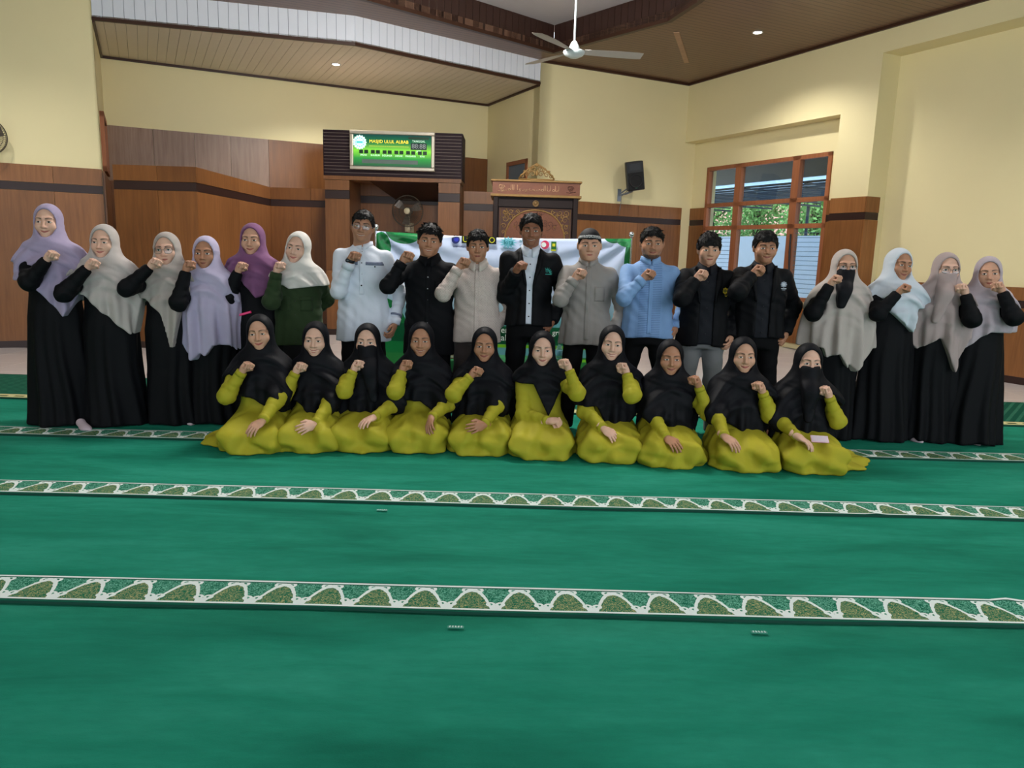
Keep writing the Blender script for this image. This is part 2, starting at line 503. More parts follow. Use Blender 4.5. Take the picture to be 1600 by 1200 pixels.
def cut_b(px, py, a0, a1):
    q = at_plane(px, py, OB, NB); return (to_b(q)[0]-a0)/(a1-a0)
wainscot(w, B(-9, 0), B(aL, 0), [.12, .24, .36, .48, .60, .72, .84, cut_b(85, 300, -9, aL)])
# recess side walls and back wall
w = wall('wall_recess_left', B(aL, 0.22), B(aL, DA))
mm = MB()
w2 = wall('wall_recess_right', B(aR, DA), B(aR, 0))
wB = wall('wall_back', B(aL-.2, DA), B(aR+.2, DA))
BPp = B(0, DA)
def cutB(px): return (to_b(at_plane(px, 230, BPp, NB))[0]-aL)/(aR-aL)
zu0, zu1 = 2.36, 3.2
panels(wB, B(aL, DA), B(aR, DA), [], 0, zu0, M_WOODD, 'lower_panel', th=.03)
p_, q_ = B(aL, DA), B(aR, DA)
cutsB = [cutB(x) for x in (240, 304, 360, 419, 560, 690)]
cs = [0]+cutsB+[1]
for i, (a, b) in enumerate(zip(cs[:-1], cs[1:])):
    m = MB(); P0, P1 = np.array(p_[:2]), np.array(q_[:2])
    m.wallbox(P0+(P1-P0)*a+UB[:2]*.002, P0+(P1-P0)*b-UB[:2]*.002, zu0+.003, zu1, -.03, 0)
    m.build('upper_panel', M_FADED if i < 4 else M_WOODD, wB)
# right part of the end wall
w = wall('wall_back_right', B(aR, 0), B(aC+.3, 0))
wainscot(w, B(aR, 0), B(aC, 0), [.35, .68])
# recess-left wall face towards the niche (reveal) and its wood
m = MB(); m.prism([B(aL-.02, 0.0)[:2], B(aL, 0.0)[:2], B(aL, .22)[:2], B(aL-.02, .22)[:2]], 0, HC); m.build('corner_bead', M_YEL, bpy.data.objects['wall_left'])
panels(bpy.data.objects['wall_recess_left'], B(aL, .0), B(aL, DA), [], 0, HW-.02, M_WOOD)
# wooden partition stepping back towards the niche, square to the prayer rows
HP = 2.4
pd0, pd1 = at_z(171.5, 256, HP), at_z(322.8, 262, HP)
pe1 = at_z(416, 293.5, HP)
YD = (pd0[1]+pd1[1])/2; XE = (pd1[0]+pe1[0])/2; YE = 13.0
part = MB(); part.prism([(pd0[0], YD+.03), (XE-.03, YD+.03), (XE-.03, YE+.03), (XE-.2, YE+.03), (XE-.2, YD+.3), (pd0[0], YD+.3)], 0, HP-.005)
wp = struct(part.build('wall_partition', M_WOODD))
zc = (2.09, 2.2)
wainscot(wp, (pd0[0], YD+.03), (XE, YD+.03), [.53], HP, M_WOODD, zc)
wainscot(wp, (XE-.03, YD), (XE-.03, YE), [.5], HP, M_WOOD, zc)
XM0 = at_y(508, 300, 12.1)[0]; XM1 = at_y(720, 300, 12.1)[0]
XR = at_y(790, 300, 13.0)[0]
part = MB(); part.wallbox((XE-.2, YE+.03), (XM0+.1, YE+.03), 0, HP-.005, 0, .08)
wp2 = struct(part.build('wall_partition_niche', M_WOODD))
wainscot(wp2, (XE, YE+.03), (XM0+.1, YE+.03), [.55], HP, M_WOODD, zc)
part = MB(); part.wallbox((XM1+.02, YE-.37), (at_y(803, 300, YE-.37)[0], YE-.37), 0, HP-.005, 0, .08)
wp3 = struct(part.build('wall_partition_pulpit', M_WOOD))
wainscot(wp3, (XM1+.02, YE-.37), (at_y(803, 300, YE-.37)[0], YE-.37), [.45], HP, M_WOOD, zc)

# right wall: upper face, window bay set back, pier, second bay set back
DW, DP = -3.5, -4.11
ZL, ZR = 3.55, 4.27
m = MB()
m.wallbox(B(aC, 0), B(aC, -17), ZR, HC, 0, .6)
m.wallbox(B(aC, 0), B(aC, DP), ZL, ZR, 0, .6)
m.wallbox(B(aC, DW), B(aC, DP), 0, ZL, 0, .6)
wr = struct(m.build('wall_right', M_YEL))
pW = B(aB, 0)
wTL, wTR = at_plane(1107, 265, pW, UB), at_plane(1303, 233, pW, UB)
wBR = at_plane(1279, 474, pW, UB)
d0, d1 = to_b(wTL)[1], to_b(wTR)[1]
wz1 = (wTL[2]+wTR[2])/2; wz0 = wBR[2]
m = MB()
m.wallbox(B(aB, 0), B(aB, d0), 0, ZL, 0, .2)
m.wallbox(B(aB, d1), B(aB, DW), 0, ZL, 0, .2)
m.wallbox(B(aB, d0), B(aB, d1), wz1, ZL, 0, .2)
m.wallbox(B(aB, d0), B(aB, d1), 0, wz0, 0, .2)
wb = struct(m.build('wall_right_bay', M_YEL))
wainscot(wb, B(aB, 0), B(aB, d0), [], HW)
wainscot(wb, B(aB, d1), B(aB, DW), [], HW)
panels(wb, B(aB, d0), B(aB, d1), [.33, .66], .09, wz0-.05, M_WOOD)
wainscot(wr, B(aC, DW), B(aC, DP), [], HW)
m = MB(); m.wallbox(B(aB+.12, DP), B(aB+.12, -17), 0, ZR, 0, .2)
ws = struct(m.build('wall_right_far', M_YEL))
wainscot(ws, B(aB+.12, DP), B(aB+.12, -17), [i/11 for i in range(1, 11)], 1.18, M_WOOD, (.93, 1.02))
# pier flank facing the camera side, in wood up to the dado line
panels(wr, B(aC-.03, DP-.001), B(aC+.25, DP-.001), [], .09, zb0-.003, M_WOOD, th=.02)
panels(wr, B(aC-.03, DP-.001), B(aC+.25, DP-.001), [], zb0, zb1, M_BAND, 'dark_band', th=.016)
panels(wr, B(aC-.03, DP-.001), B(aC+.25, DP-.001), [], zb1+.003, HW, M_WOOD, 'top_panel', th=.02)
# far side wall of the hall on the left, out of view
wall('wall_side_left', B(-9, -17), B(-9, 0))

# ---- big window with nine panes
W1 = bpy.data.objects.new('window_1', None); COL.objects.link(W1); struct(W1)
def wp_(d, z, off=0.0): 
    q = B(aB+off, d, z); return q
def bar(dA, dB, zA, zB, name='frame_bar', th=.10, off=.03):
    m = MB(); m.wallbox(B(aB, dA), B(aB, dB), zA, zB, -off, th-off); return m.build(name, M_FRAME, W1)
fw = .065
e0, e1 = d0, d1
def dpx(px, py): return to_b(at_plane(px, py, pW, UB))[1]
mu = [(dpx(1149, 300), dpx(1157.5, 300)), (dpx(1238, 290), dpx(1249, 290))]
zr1 = at_plane(1100+3, 325, pW, UB)[2]; zr2 = at_plane(1103, 358.5, pW, UB)[2]
zr1 = (zr1+at_plane(1295, 306, pW, UB)[2])/2; zr2 = (zr2+at_plane(1292, 350, pW, UB)[2])/2
bar(e0, e0-fw, wz0, wz1); bar(e1+fw, e1, wz0, wz1)
bar(e0, e1, wz1-fw, wz1); bar(e0, e1, wz0, wz0+fw)
for a, b in mu: bar(a, b, wz0, wz1, 'mullion')
for z in (zr1, zr2): bar(e0, e1, z-.035, z+.035, 'rail')
M_GLASS = glass('window_glass', (240, 246, 248), .02, .035)
M_SLAT = glass('louvre_glass', (240, 247, 251), .1, .05)
cols = [(e0-fw, mu[0][0]), (mu[0][1], mu[1][0]), (mu[1][1], e1+fw)]
for ci, (a, b) in enumerate(cols):
    for (z0, z1) in ((zr1+.035, wz1-fw), (zr2+.035, zr1-.035)):
        m = MB(); m.wallbox(B(aB, a), B(aB, b), z0, z1, .03, .036); m.build('pane', M_GLASS, W1)
    z0, z1 = wz0+fw, zr2-.035
    if ci == 1:
        m = MB(); m.wallbox(B(aB, a), B(aB, b), z0, z1, .03, .036); m.build('pane', M_GLASS, W1)
    else:
        n = 15; src = None
        for i in range(n):
            z = z0+(i+.5)*(z1-z0)/n
            c = (B(aB+.03, a, z)+B(aB+.03, b, z))/2
            if src is None:
                m = MB()
                L = abs(a-b); h = (z1-z0)/n*1.12
                R0 = np.stack([-NB, UB, np.array([0, 0, 1.0])], 1)
                tl = math.radians(14); Rt = np.array([[1, 0, 0], [0, math.cos(tl), -math.sin(tl)], [0, math.sin(tl), math.cos(tl)]])
                m.box((0, 0, 0), (L, .005, h), R=R0@Rt)
                m.box(R0@Rt@np.array([0, 0, h/2-.004]), (L, .007, .006), R=R0@Rt, mi=1)
                src = m.build('louvre_slat', [M_SLAT, plain('louvre_edge', (70, 96, 112), .3)], W1); src.location = c
            else: link_copy(src, W1, c)
m = MB(); hA = at_plane(1239, 366, pW, UB); hB = at_plane(1236, 422, pW, UB)
m.tube([hA-UB*.05, (hA+hB)/2-UB*.06, hB-UB*.05], .014); m.build('louvre_handle', plain('dark_metal', (36, 36, 38), .4), W1)

# ---- small openings in the recess side walls
def small_window(name, a, dA, dB, z0, z1, sgn):
    W = bpy.data.objects.new(name, None); COL.objects.link(W); struct(W)
    t0, t1 = (-.02, .05)
    P, Q = B(a, dA), B(a, dB)
    L = np.linalg.norm(Q-P); w_ = (Q-P)/L
    m = MB()
    for (pp, qq, za, zb) in ((P, P+w_*.07, z0, z1), (Q-w_*.07, Q, z0, z1), (P, Q, z1-.07, z1), (P, Q, z0, z0+.07)):
        m.wallbox(pp, qq, za, zb, t0*sgn, t1*sgn)
    m.build('window_frame', M_FRAME, W)
    m = MB(); m.wallbox(P+w_*.07, Q-w_*.07, z0+.07, z1-.07, 0, .006*sgn); m.build('pane', plain('dim_glass', (92, 106, 116), .1, .5), W)
    return W
qa = at_plane(793, 255, B(aR, 0), UB); qb = at_plane(825, 247, B(aR, 0), UB)
small_window('window_2', aR-.004, to_b(qa)[1], to_b(qb)[1], HP-.4, (qa[2]+qb[2])/2, 1)
small_window('window_3', aL+.004, .35, 1.35, 2.36, 3.15, -1)

# ================================================================ ceiling
F0 = at_z(146, 30, HS); F1 = at_z(555, 70, HS); F2 = at_z(838, 137, HS)
P0 = B(aL, 0); P2 = B(aR, 0)
F1 = np.array([F1[0], F1[1], 0])
tray = [(-3.4, 8.98), (.62, 12.53), (2.10, 10.72), (2.30, 9.9), (2.6, 6.5), (2.6, 2.5), (-3.4, 2.5)]
def poly_hole(name, outer, inner, z, th, mat):
    bm = bmesh.new()
    def loop(pts, zz):
        vs = [bm.verts.new((p[0], p[1], zz)) for p in pts]
        return vs, [bm.edges.new((vs[i], vs[(i+1) % len(vs)])) for i in range(len(vs))]
    es = []
    for pts in (outer, inner):
        es += loop(pts, z)[1]
    bmesh.ops.triangle_fill(bm, edges=es, use_beauty=True)
    g = bmesh.ops.extrude_face_region(bm, geom=bm.faces[:])
    for v in g['geom']:
        if isinstance(v, bmesh.types.BMVert): v.co.z += th
    bmesh.ops.recalc_face_normals(bm, faces=bm.faces)
    me = bpy.data.meshes.new(name); bm.to_mesh(me); bm.free(); me.materials.append(mat)
    o = bpy.data.objects.new(name, me); COL.objects.link(o); return o
ceil = struct(poly_hole('ceiling', [B(-9.2, 2.5), B(11.7, 2.5), B(11.7, -15), B(-9.2, -15)], tray, HC, .12, M_CEIL))
m = MB(); m.prism([(p[0]+dx, p[1]+dy) for p, dx, dy in zip(tray, (-.3, 0, .3, .3, .3, .3, -.3), (.1, .4, .1, 0, 0, -.3, -.3))], 5.0, 5.1)
struct(m.build('ceiling_tray', M_TRAYW))
# boards on the upright sides of the tray
tr = bpy.data.objects['ceiling_tray']
for i in range(len(tray)):
    p, q = np.array(tray[i]), np.array(tray[(i+1) % len(tray)])
    L = np.linalg.norm(q-p); n = max(1, int(L/.125)); w_ = (q-p)/L
    if i >= 4:
        m = MB(); m.wallbox(p, q, HC-.01, 5.0, 0, .02); m.build('tray_side', M_TRAYB, tr); continue
    for k in range(n):
        m = MB(); m.wallbox(p+w_*(L*k/n+.004), p+w_*(L*(k+1)/n-.004), HC-.01, 5.0, 0, .015); m.build('tray_board', M_TRAYB, tr)
    m = MB(); m.wallbox(p, q, HC+.02, 4.99, .010, .022); m.build('joint_backing', M_LIGHTLINE, tr)
    m = MB(); m.wallbox(p, q, HC-.03, HC+.02, -.04, .03); m.build('tray_moulding', M_TRIM, tr)
# cream recess ceiling in boards + fascia in white boards
sof = MB(); sof.prism([P0[:2], F1[:2], P2[:2], B(aR, DA)[:2], B(aL, DA)[:2]], HS+.012, HS+.05)
so = struct(sof.build('ceiling_recess', plain('board_gap', (120, 108, 96), .6)))
def clip_poly(poly, a, c0, c1):
    """keep the part of poly with c0 <= p.a <= c1"""
    for s, c in ((1, c0), (-1, -c1)):
        out = []
        for i in range(len(poly)):
            p, q = poly[i], poly[(i+1) % len(poly)]
            dp, dq = s*(p@a)-c, s*(q@a)-c
            if dp >= 0: out.append(p)
            if dp*dq < 0: out.append(p+(q-p)*dp/(dp-dq))
        poly = out
        if len(poly) < 3: return None
    return poly
spoly = [np.array(x[:2]) for x in (P0, F1, P2, B(aR, DA), B(aL, DA))]
ax = UB[:2]; lo, hi = min(p@ax for p in spoly), max(p@ax for p in spoly)
k = lo
while k < hi:
    c = clip_poly(spoly, ax, k+.002, min(k+.13, hi)-.002)
    if c is not None:
        m = MB(); m.prism(c, HS, HS+.012); m.build('ceiling_board', M_SOFFIT, so)
    k += .13
fas = MB(); fas.wallbox(P0, F1, HS, HC, .012, .04); fas.wallbox(F1, P2, HS, HC, .012, .04)
fo = struct(fas.build('trim_1', plain('fascia_joint', (120, 128, 148), .5)))
for p, q in ((P0, F1), (F1, P2)):
    p, q = np.array(p[:2]), np.array(q[:2]); L = np.linalg.norm(q-p); n = int(L/.125); w_ = (q-p)/L
    for k in range(n):
        m = MB(); m.wallbox(p+w_*(L*k/n+.003), p+w_*(L*(k+1)/n-.003), HS+.03, HC, 0, .014); m.build('fascia_board', M_PVC, fo)
    m = MB(); m.wallbox(p, q, HS-.012, HS+.03, -.012, .03); m.build('bottom_moulding', M_TRIM, fo)
# mouldings where walls meet ceilings
m = MB(); m.wallbox(B(aL, DA), B(aR, DA), HS-.035, HS, -.03, 0)
m.wallbox(B(aL+.0, 0), B(aL+.0, DA), HS-.035, HS, -.03, 0); m.wallbox(B(aR, DA), B(aR, 0), HS-.035, HS, -.03, 0)
struct(m.build('trim_2', M_TRIM))
m = MB(); m.wallbox(B(aR, 0), B(aC, 0), HC-.04, HC, -.04, 0); m.wallbox(B(aC, 0), B(aC, -17), HC-.04, HC, -.04, 0); m.wallbox(B(-9, 0), B(aL, 0), HC-.04, HC, -.04, 0)
struct(m.build('trim_3', M_TRIM))
c0, c1 = at_z(1057, 50, HC), at_z(1073, 97, HC)
m = MB(); m.wallbox(c0, c1, HC-.012, HC, -.04, .04)
tag(m.build('joint_cover_strip', plain('worn_strip', (172, 140, 112), .6, var=.25, scale=12)), 'worn pale strip covering a joint in the brown ceiling', 'strip')
# ================================================================ text
_font_cache = {}
def text_mesh(s, size, mat, name='lettering', parent=None, M=None, depth=.001, align='CENTER'):
    cu = bpy.data.curves.new(name, 'FONT'); cu.body = s; cu.size = size; cu.extrude = depth
    cu.align_x = align; cu.align_y = 'CENTER'; cu.resolution_u = 3
    tmp = bpy.data.objects.new('tmp_text', cu); COL.objects.link(tmp)
    dg = bpy.context.evaluated_depsgraph_get(); dg.update()
    me = bpy.data.meshes.new_from_object(tmp.evaluated_get(dg))
    me.name = name
    bpy.data.objects.remove(tmp); bpy.data.curves.remove(cu)
    me.materials.clear(); me.materials.append(mat)
    o = bpy.data.objects.new(name, me); COL.objects.link(o)
    if parent is not None: o.parent = parent
    if M is not None: o.matrix_local = M
    return o
def face_m(x, y, z, tilt=0.0):
    """matrix for text standing upright and facing -Y"""
    return Matrix.Translation((x, y, z)) @ Matrix.Rotation(math.radians(90)+tilt, 4, 'X')

# ================================================================ prayer niche (mihrab)
YM = 12.1
x0, x1 = at_y(505, 240, YM)[0], at_y(721.5, 240, YM)[0]
zt = (at_y(505, 200, YM)[2]+at_y(721, 210, YM)[2])/2
zbx = (at_y(508, 277, YM)[2]+at_y(720, 277, YM)[2])/2
xi0, xi1 = at_y(546, 300, YM)[0], at_y(685, 300, YM)[0]
mih = thing('prayer_niche', 'wooden prayer niche with a dark slatted header between two panelled piers', 'prayer niche', ((x0+x1)/2, YM, 0))
OX = (x0+x1)/2
def mloc(m, name, mat, parent=mih, **k):
    m.v = [(a-OX, b-YM, c) for a, b, c in m.v]; return m.build(name, mat, parent, **k)
for a, b in ((x0+.02, xi0), (xi1, x1-.02)):
    m = MB(); m.box(((a+b)/2, YM+.35, 1.25), (b-a, .6, 2.5)); core = mloc(m, 'pier', M_WOODD)
    for (za, zb, mt, nm) in ((.0, .09, M_BAND, 'skirting'), (.095, 1.05, M_WOOD, 'panel'), (1.055, zbx-.36, M_WOOD, 'panel'), (zbx-.355, zbx-.225, M_BAND, 'dark_band'), (zbx-.22, zbx-.065, M_WOOD, 'panel')):
        m = MB(); m.box(((a+b)/2, YM+.03, (za+zb)/2), (b-a, .06, zb-za)); mloc(m, nm, mt, core)
m = MB(); m.box((OX, YM+.3, zbx-.03), (x1-x0, .62, .06)); mloc(m, 'header_beam', M_WOOD)
m = MB(); m.box((OX, YM+.385, (zt+zbx)/2), (x1-x0-.02, .74, zt-zbx-.02)); mloc(m, 'header_box', M_LIGHTLINE)
n = 14; hh = (zt-zbx)/n; M_SLATD = plain('dark_plum_slat', (38, 22, 29), .6, .2)
for i in range(n):
    m = MB(); m.box((OX, YM+.03, zbx+(i+.5)*hh), (x1-x0, .06, hh-.010)); mloc(m, 'slat', M_SLATD)
for sx in (x0, x1):
    m = MB(); m.box((sx, YM+.38, (zt+zbx)/2), (.02, .66, zt-zbx)); mloc(m, 'side_board', M_SLATD)
# inside of the niche
yb = YM+.95
for (za, zb, mt, nm) in ((0, 1.5, M_WOODD, 'back_panel'), (1.505, zbx-.36, M_WOODD, 'back_panel'), (zbx-.355, zbx-.235, M_BAND, 'dark_band'), (zbx-.23, zbx-.02, M_WOODD, 'back_panel')):
    m = MB(); m.box((OX, yb, (za+zb)/2), (xi1-xi0+.1, .05, zb-za)); mloc(m, nm, mt)
for sx in (xi0-.02, xi1+.02):
    m = MB(); m.box((sx, YM+.5, 1.25), (.03, .9, 2.5)); mloc(m, 'inner_side', M_WOODD)
m = MB(); m.add([(xi0+.3, YM+.1, zbx-.06), (xi1-.05, YM+.1, zbx-.06), (xi1-.02, yb-.03, zbx-.30), (xi0+.62, yb-.03, zbx-.30), (xi0+.3, YM+.1, zbx-.03), (xi1-.05, YM+.1, zbx-.03), (xi1-.02, yb-.03, zbx-.27), (xi0+.62, yb-.03, zbx-.27)],
    [(0, 1, 2, 3), (7, 6, 5, 4), (0, 4, 5, 1), (1, 5, 6, 2), (2, 6, 7, 3), (3, 7, 4, 0)]); mloc(m, 'sloping_panel', M_BAND)

# ---- wall fan builder
def cage_fan(name, label, c, R, mount, facing=(0, -1, 0), white=False):
    t = thing(name, label, 'fan', tuple(c))
    fz = np.array(facing, float); fz /= np.linalg.norm(fz)
    xx = np.cross(np.array([0, 0, 1.0]), fz); xx /= np.linalg.norm(xx); yy = np.cross(fz, xx)
    RM = np.stack([xx, yy, fz], 1)
    mw = plain('fan_cage_wire', (150, 142, 132), .4, .4) if white else plain('fan_cage_dark', (70, 62, 50), .5)
    mb = plain('fan_blade_smoke', (96, 88, 80), .25, .4)
    m = MB()
    def ringp(r, z, n=36): return [RM@np.array([r*math.cos(2*math.pi*k/n), r*math.sin(2*math.pi*k/n), z]) for k in range(n+1)]
    for r, z, w in ((R, 0, .007), (R*.97, .035, .003), (R*.75, .06, .003), (R*.5, .072, .003), (R*.3, .078, .003), (R*.97, -.035, .003), (R*.6, -.06, .003)):
        m.tube(ringp(r, z), w, 6, cap=False)
    for k in range(48):
        a = 2*math.pi*k/48
        pr = [(R*.22, .08), (R*.5, .073), (R*.8, .055), (R, 0), (R*.8, -.045), (R*.4, -.06)]
        m.tube([RM@np.array([r*math.cos(a+.0), r*math.sin(a), z]) for r, z in pr], .0016, 4, cap=False)
    m.build('cage', mw, t, True)
    m = MB()
    for k in range(3):
        a0 = 2*math.pi*k/3+.4
        vs = []
        for i in range(8):
            r = R*(.14+.76*i/7); wd = .5+.12*math.sin(i/7*3)
            for s in (-1, 1):
                a = a0+s*wd*.55
                vs.append(RM@np.array([r*math.cos(a), r*math.sin(a), .01+s*.018]))
        o = len(vs)
        vs2 = vs+[v+fz*-.003 for v in vs]
        fs = [(2*i, 2*i+1, 2*i+3, 2*i+2) for i in range(7)]+[(o+2*i+2, o+2*i+3, o+2*i+1, o+2*i) for i in range(7)]
        m.add(vs2, fs)
    m.build('blades', mb, t, True)
    m = MB(); m.lathe([(.001, .098), (R*.16, .094), (R*.2, .085), (R*.2, .078), (.001, .078)], n=24, R=RM); m.build('badge', plain('fan_badge', (196, 184, 150), .3, .5), t, True)
    m = MB(); m.lathe([(.05, -.02), (.07, -.05), (.07, -.13), (.04, -.17), (.01, -.175)], n=20, R=RM); m.build('motor', plain('fan_motor', (120, 110, 96), .4), t, True)
    mo = np.array(mount)-np.array(c)
    m = MB(); m.tube([RM@np.array([0, 0, -.12]), RM@np.array([0, -.12, -.13]), np.array([0, 0, -R-.06])-fz*.10, mo], [.022, .022, .02, .02], 10)
    m.box(mo+np.array([0, 0, .02]), (.10, .03, .16), rz=math.atan2(xx[1], xx[0])); m.box(np.array([0, 0, -R-.02])-fz*.02, (.09, .05, .12), rz=math.atan2(xx[1], xx[0]))
    m.build('bracket', plain('fan_bracket', (176, 164, 138), .4), t, True)
    return t
cF = at_y(637, 330, YM+.5); rF = (at_y(661, 330, YM+.5)[0]-at_y(613, 330, YM+.5)[0])/2
cage_fan('caged_fan', 'round caged wall fan hanging inside the wooden prayer niche', cF, rF, (cF[0], yb-.03, cF[2]-rF-.02))
pL = at_plane(-22, 212, B(0, -.25), NB)
cage_fan('caged_fan', 'caged wall fan on the yellow wall at the left edge of the picture', pL, .22, pL+NB*.24+np.array([0, 0, -.33]), facing=-NB*1.0+UB*.35)

# ---- prayer time display
sgx0, sgx1 = at_y(546, 235, YM-.1)[0], at_y(679, 235, YM-.1)[0]
sz1 = (at_y(546, 202, YM-.1)[2]+at_y(679, 207, YM-.1)[2])/2; sz0 = (at_y(546, 263, YM-.1)[2]+at_y(679, 269, YM-.1)[2])/2
sw, sh = sgx1-sgx0, sz1-sz0
sg = thing('prayer_time_display', 'framed green digital prayer time display on the slatted header', 'sign', ((sgx0+sgx1)/2, YM-.04, (sz0+sz1)/2))
M_SILV = plain('champagne_frame', (196, 186, 168), .3, .5, .5)
def display_mat():
    t = NT('display_face'); s = t.sep(t.coords())
    v = t.math('ADD', t.math('DIVIDE', s[2], sh), .5)
    col = t.ramp(v, [(0.08, srgb(8, 60, 40)), (.3, srgb(30, 140, 50)), (.5, srgb(130, 214, 60)), (.7, srgb(20, 110, 60)), (.9, srgb(6, 64, 60))])
    t.put(t.bsdf.inputs['Emission Color'], col); t.bsdf.inputs['Emission Strength'].default_value = .55
    return t.done(col, .15, .5)
m = MB(); m.box((0, 0, 0), (sw-.1, .04, sh-.1)); m.build('display_face', display_mat(), sg)
fwid = .055
for (cx, cz, wx, wz) in ((0, sh/2-fwid/2, sw, fwid), (0, -sh/2+fwid/2, sw, fwid), (-sw/2+fwid/2, 0, fwid, sh-2*fwid), (sw/2-fwid/2, 0, fwid, sh-2*fwid)):
    m = MB(); m.box((cx, -.02, cz), (wx, .07, wz)); m.build('frame_rail', M_SILV, sg, bevel=.012)
yf = -.0225
gl = lambda n, c, e: emit(n, c, e)
text_mesh('MASJID ULUL ALBAB', .068, gl('lit_yellow', (250, 226, 60), .9), 'lettering', sg, face_m(-.055, yf, sh*.23))
m = MB()
for k in range(40): m.box((-.355+k*.0155, yf, sh*.23-.07), (.009, .003, .012))
m.build('small_print', gl('lit_gold_small', (190, 200, 70), .5), sg)
m = MB()
pts = []
for k in range(32):
    a = 2*math.pi*k/32; r = .095 if k % 2 else .112
    pts.append((-sw*.385+r*math.cos(a), sh*.2+r*math.sin(a)))
vs = [(x, yf, z) for x, z in pts]+[(x, yf+.006, z) for x, z in pts]
m.add(vs, [tuple(range(32)), tuple(range(63, 31, -1))]+[(i, i+32, (i+1) % 32+32, (i+1) % 32) for i in range(32)])
m.build('round_emblem', gl('lit_white_blue', (206, 244, 240), .8), sg)
m = MB()
for k in range(12):
    a = 2*math.pi*k/12; m.box((-sw*.385+.066*math.cos(a), yf-.002, sh*.2+.066*math.sin(a)), (.016, .003, .016))
m.box((-sw*.385, yf-.002, sh*.2), (.10, .003, .03)); m.build('emblem_marks', gl('lit_teal', (70, 190, 190), .6), sg)
M_SEG = plain('unlit_digits', (22, 60, 36), .4)
for k in range(6):
    cx = -sw*.5+fwid+.16+k*(sw-2*fwid-.30)/5
    for s in (-1, 1):
        m = MB(); m.box((cx+s*.04, yf, -sh*.035), (.06, .006, .052)); m.build('time_digits', M_SEG, sg)
    text_mesh(('IMSAK', 'SHUBUH', 'DZUHUR', 'ASHAR', 'MAGHRIB', 'ISYA')[k], .038, gl('lit_white', (220, 246, 230), .7), 'lettering', sg, face_m(cx, yf, -sh*.125))
m = MB(); m.box((-.04, yf, -sh*.28), (sw*.66, .006, .06)); m.build('message_strip', plain('message_strip_grey', (104, 122, 116), .4), sg)
m = MB(); m.box((sw*.31, yf, sh*.13), (.25, .006, .10)); m.build('clock_panel', plain('clock_panel_dark', (24, 44, 50), .4), sg)
text_mesh('88:88', .10, gl('dim_digits', (140, 152, 150), .25), 'lettering', sg, face_m(sw*.31, yf-.005, sh*.13))
text_mesh('TANGGAL', .044, gl('lit_white', (220, 246, 230), .7), 'lettering', sg, face_m(sw*.31, yf, sh*.26))
text_mesh('JAM', .04, gl('lit_white', (220, 246, 230), .7), 'lettering', sg, face_m(sw*.31, yf, sh*.01))
m = MB(); m.box((sw*.31, yf, sh*.34), (.32, .006, .035)); m.build('date_strip', M_SEG, sg)

# ================================================================ carved pulpit
YP = 10.6
px0, px1 = at_y(768, 290, YP)[0], at_y(908, 290, YP)[0]
pz1 = (at_y(768, 279, YP)[2]+at_y(908, 285, YP)[2])/2; pz0 = (at_y(773, 305, YP)[2]+at_y(908, 311, YP)[2])/2
bx0, bx1 = at_y(773, 330, YP+.1)[0], at_y(903, 330, YP+.1)[0]
PX = (px0+px1)/2; PW = px1-px0; BWD = bx1-bx0
pul = thing('carved_pulpit', 'tall carved wooden pulpit with gilded crest, arch and an inscribed header', 'pulpit', (PX, YP, 0))
M_MAH = wood('carved_mahogany', (58, 30, 20), (96, 52, 32), .35, (6, 6, 6))
M_MAHL = wood('header_mahogany', (104, 60, 42), (136, 84, 60), .4, (5, 5, 5))
M_DKW = plain('near_black_wood', (34, 22, 20), .55, .25)
M_GILT = plain('gilding', (142, 108, 58), .45, .4, .2, .25, 30)
M_GILT2 = plain('dull_gilding', (120, 92, 52), .4, .5, .3, .2, 30)
m = MB(); m.box((0, .45, pz0/2), (BWD, .8, pz0)); m.build('body', M_DKW, pul)
for s in (-1, 1):
    m = MB(); m.box((s*(BWD/2-.03), .02, pz0/2), (.07, .08, pz0)); m.build('corner_post', M_DKW, pul, bevel=.01)
m = MB(); m.box((0, .4, (pz0+pz1)/2), (PW-.03, .84, pz1-pz0-.03)); m.build('header', M_MAHL, pul)
for z, hgt in ((pz1-.012, .026), (pz0+.012, .034)):
    m = MB(); m.box((0, .4, z), (PW+.02, .9, hgt)); m.build('gilt_moulding', M_GILT, pul, bevel=.006)
m = MB(); m.box((0, .03, pz0-.09), (BWD-.14, .05, .10)); m.build('frieze', M_DKW, pul)
zA = pz0-.155    # top of carved field
m = MB(); m.box((0, .025, zA/2), (BWD-.16, .03, zA)); m.build('carved_field', M_MAH, pul)
m = MB(); fw2 = BWD/2-.10
m.tube([(-fw2, 0, .2), (-fw2, 0, zA-.01), (fw2, 0, zA-.01), (fw2, 0, .2)], .006, 6); m.build('gilt_line', M_GILT2, pul)
# pointed arch
hA_ = zA-.025; wA = fw2-.07; spring = zA-.40
def archpts(w, top, sp, n=14):
    L = [(-w, sp-.9)]
    for i in range(n+1):
        t_ = i/n; L.append((-w*math.cos(t_*math.pi/2)**.85 if t_ < 1 else 0, sp+(top-sp)*math.sin(t_*math.pi/2)**1.15))
    return L+[(-x, z) for x, z in L[::-1][1:]]
ap = archpts(wA, hA_, spring)
m = MB(); m.tube([(x, .004, z) for x, z in ap], .011, 6); m.build('arch_moulding', M_GILT, pul, True)
m = MB(); n_ = len(ap); m.add([(x*.985, .008, z-.005) for x, z in ap]+[(x*.985, .02, z-.005) for x, z in ap], [tuple(range(n_)), tuple(range(2*n_-1, n_-1, -1))]); m.build('arch_field', wood('arch_field_wood', (84, 46, 28), (124, 74, 46), .45, (30, 30, 30)), pul)
rg = np.random.RandomState(5)
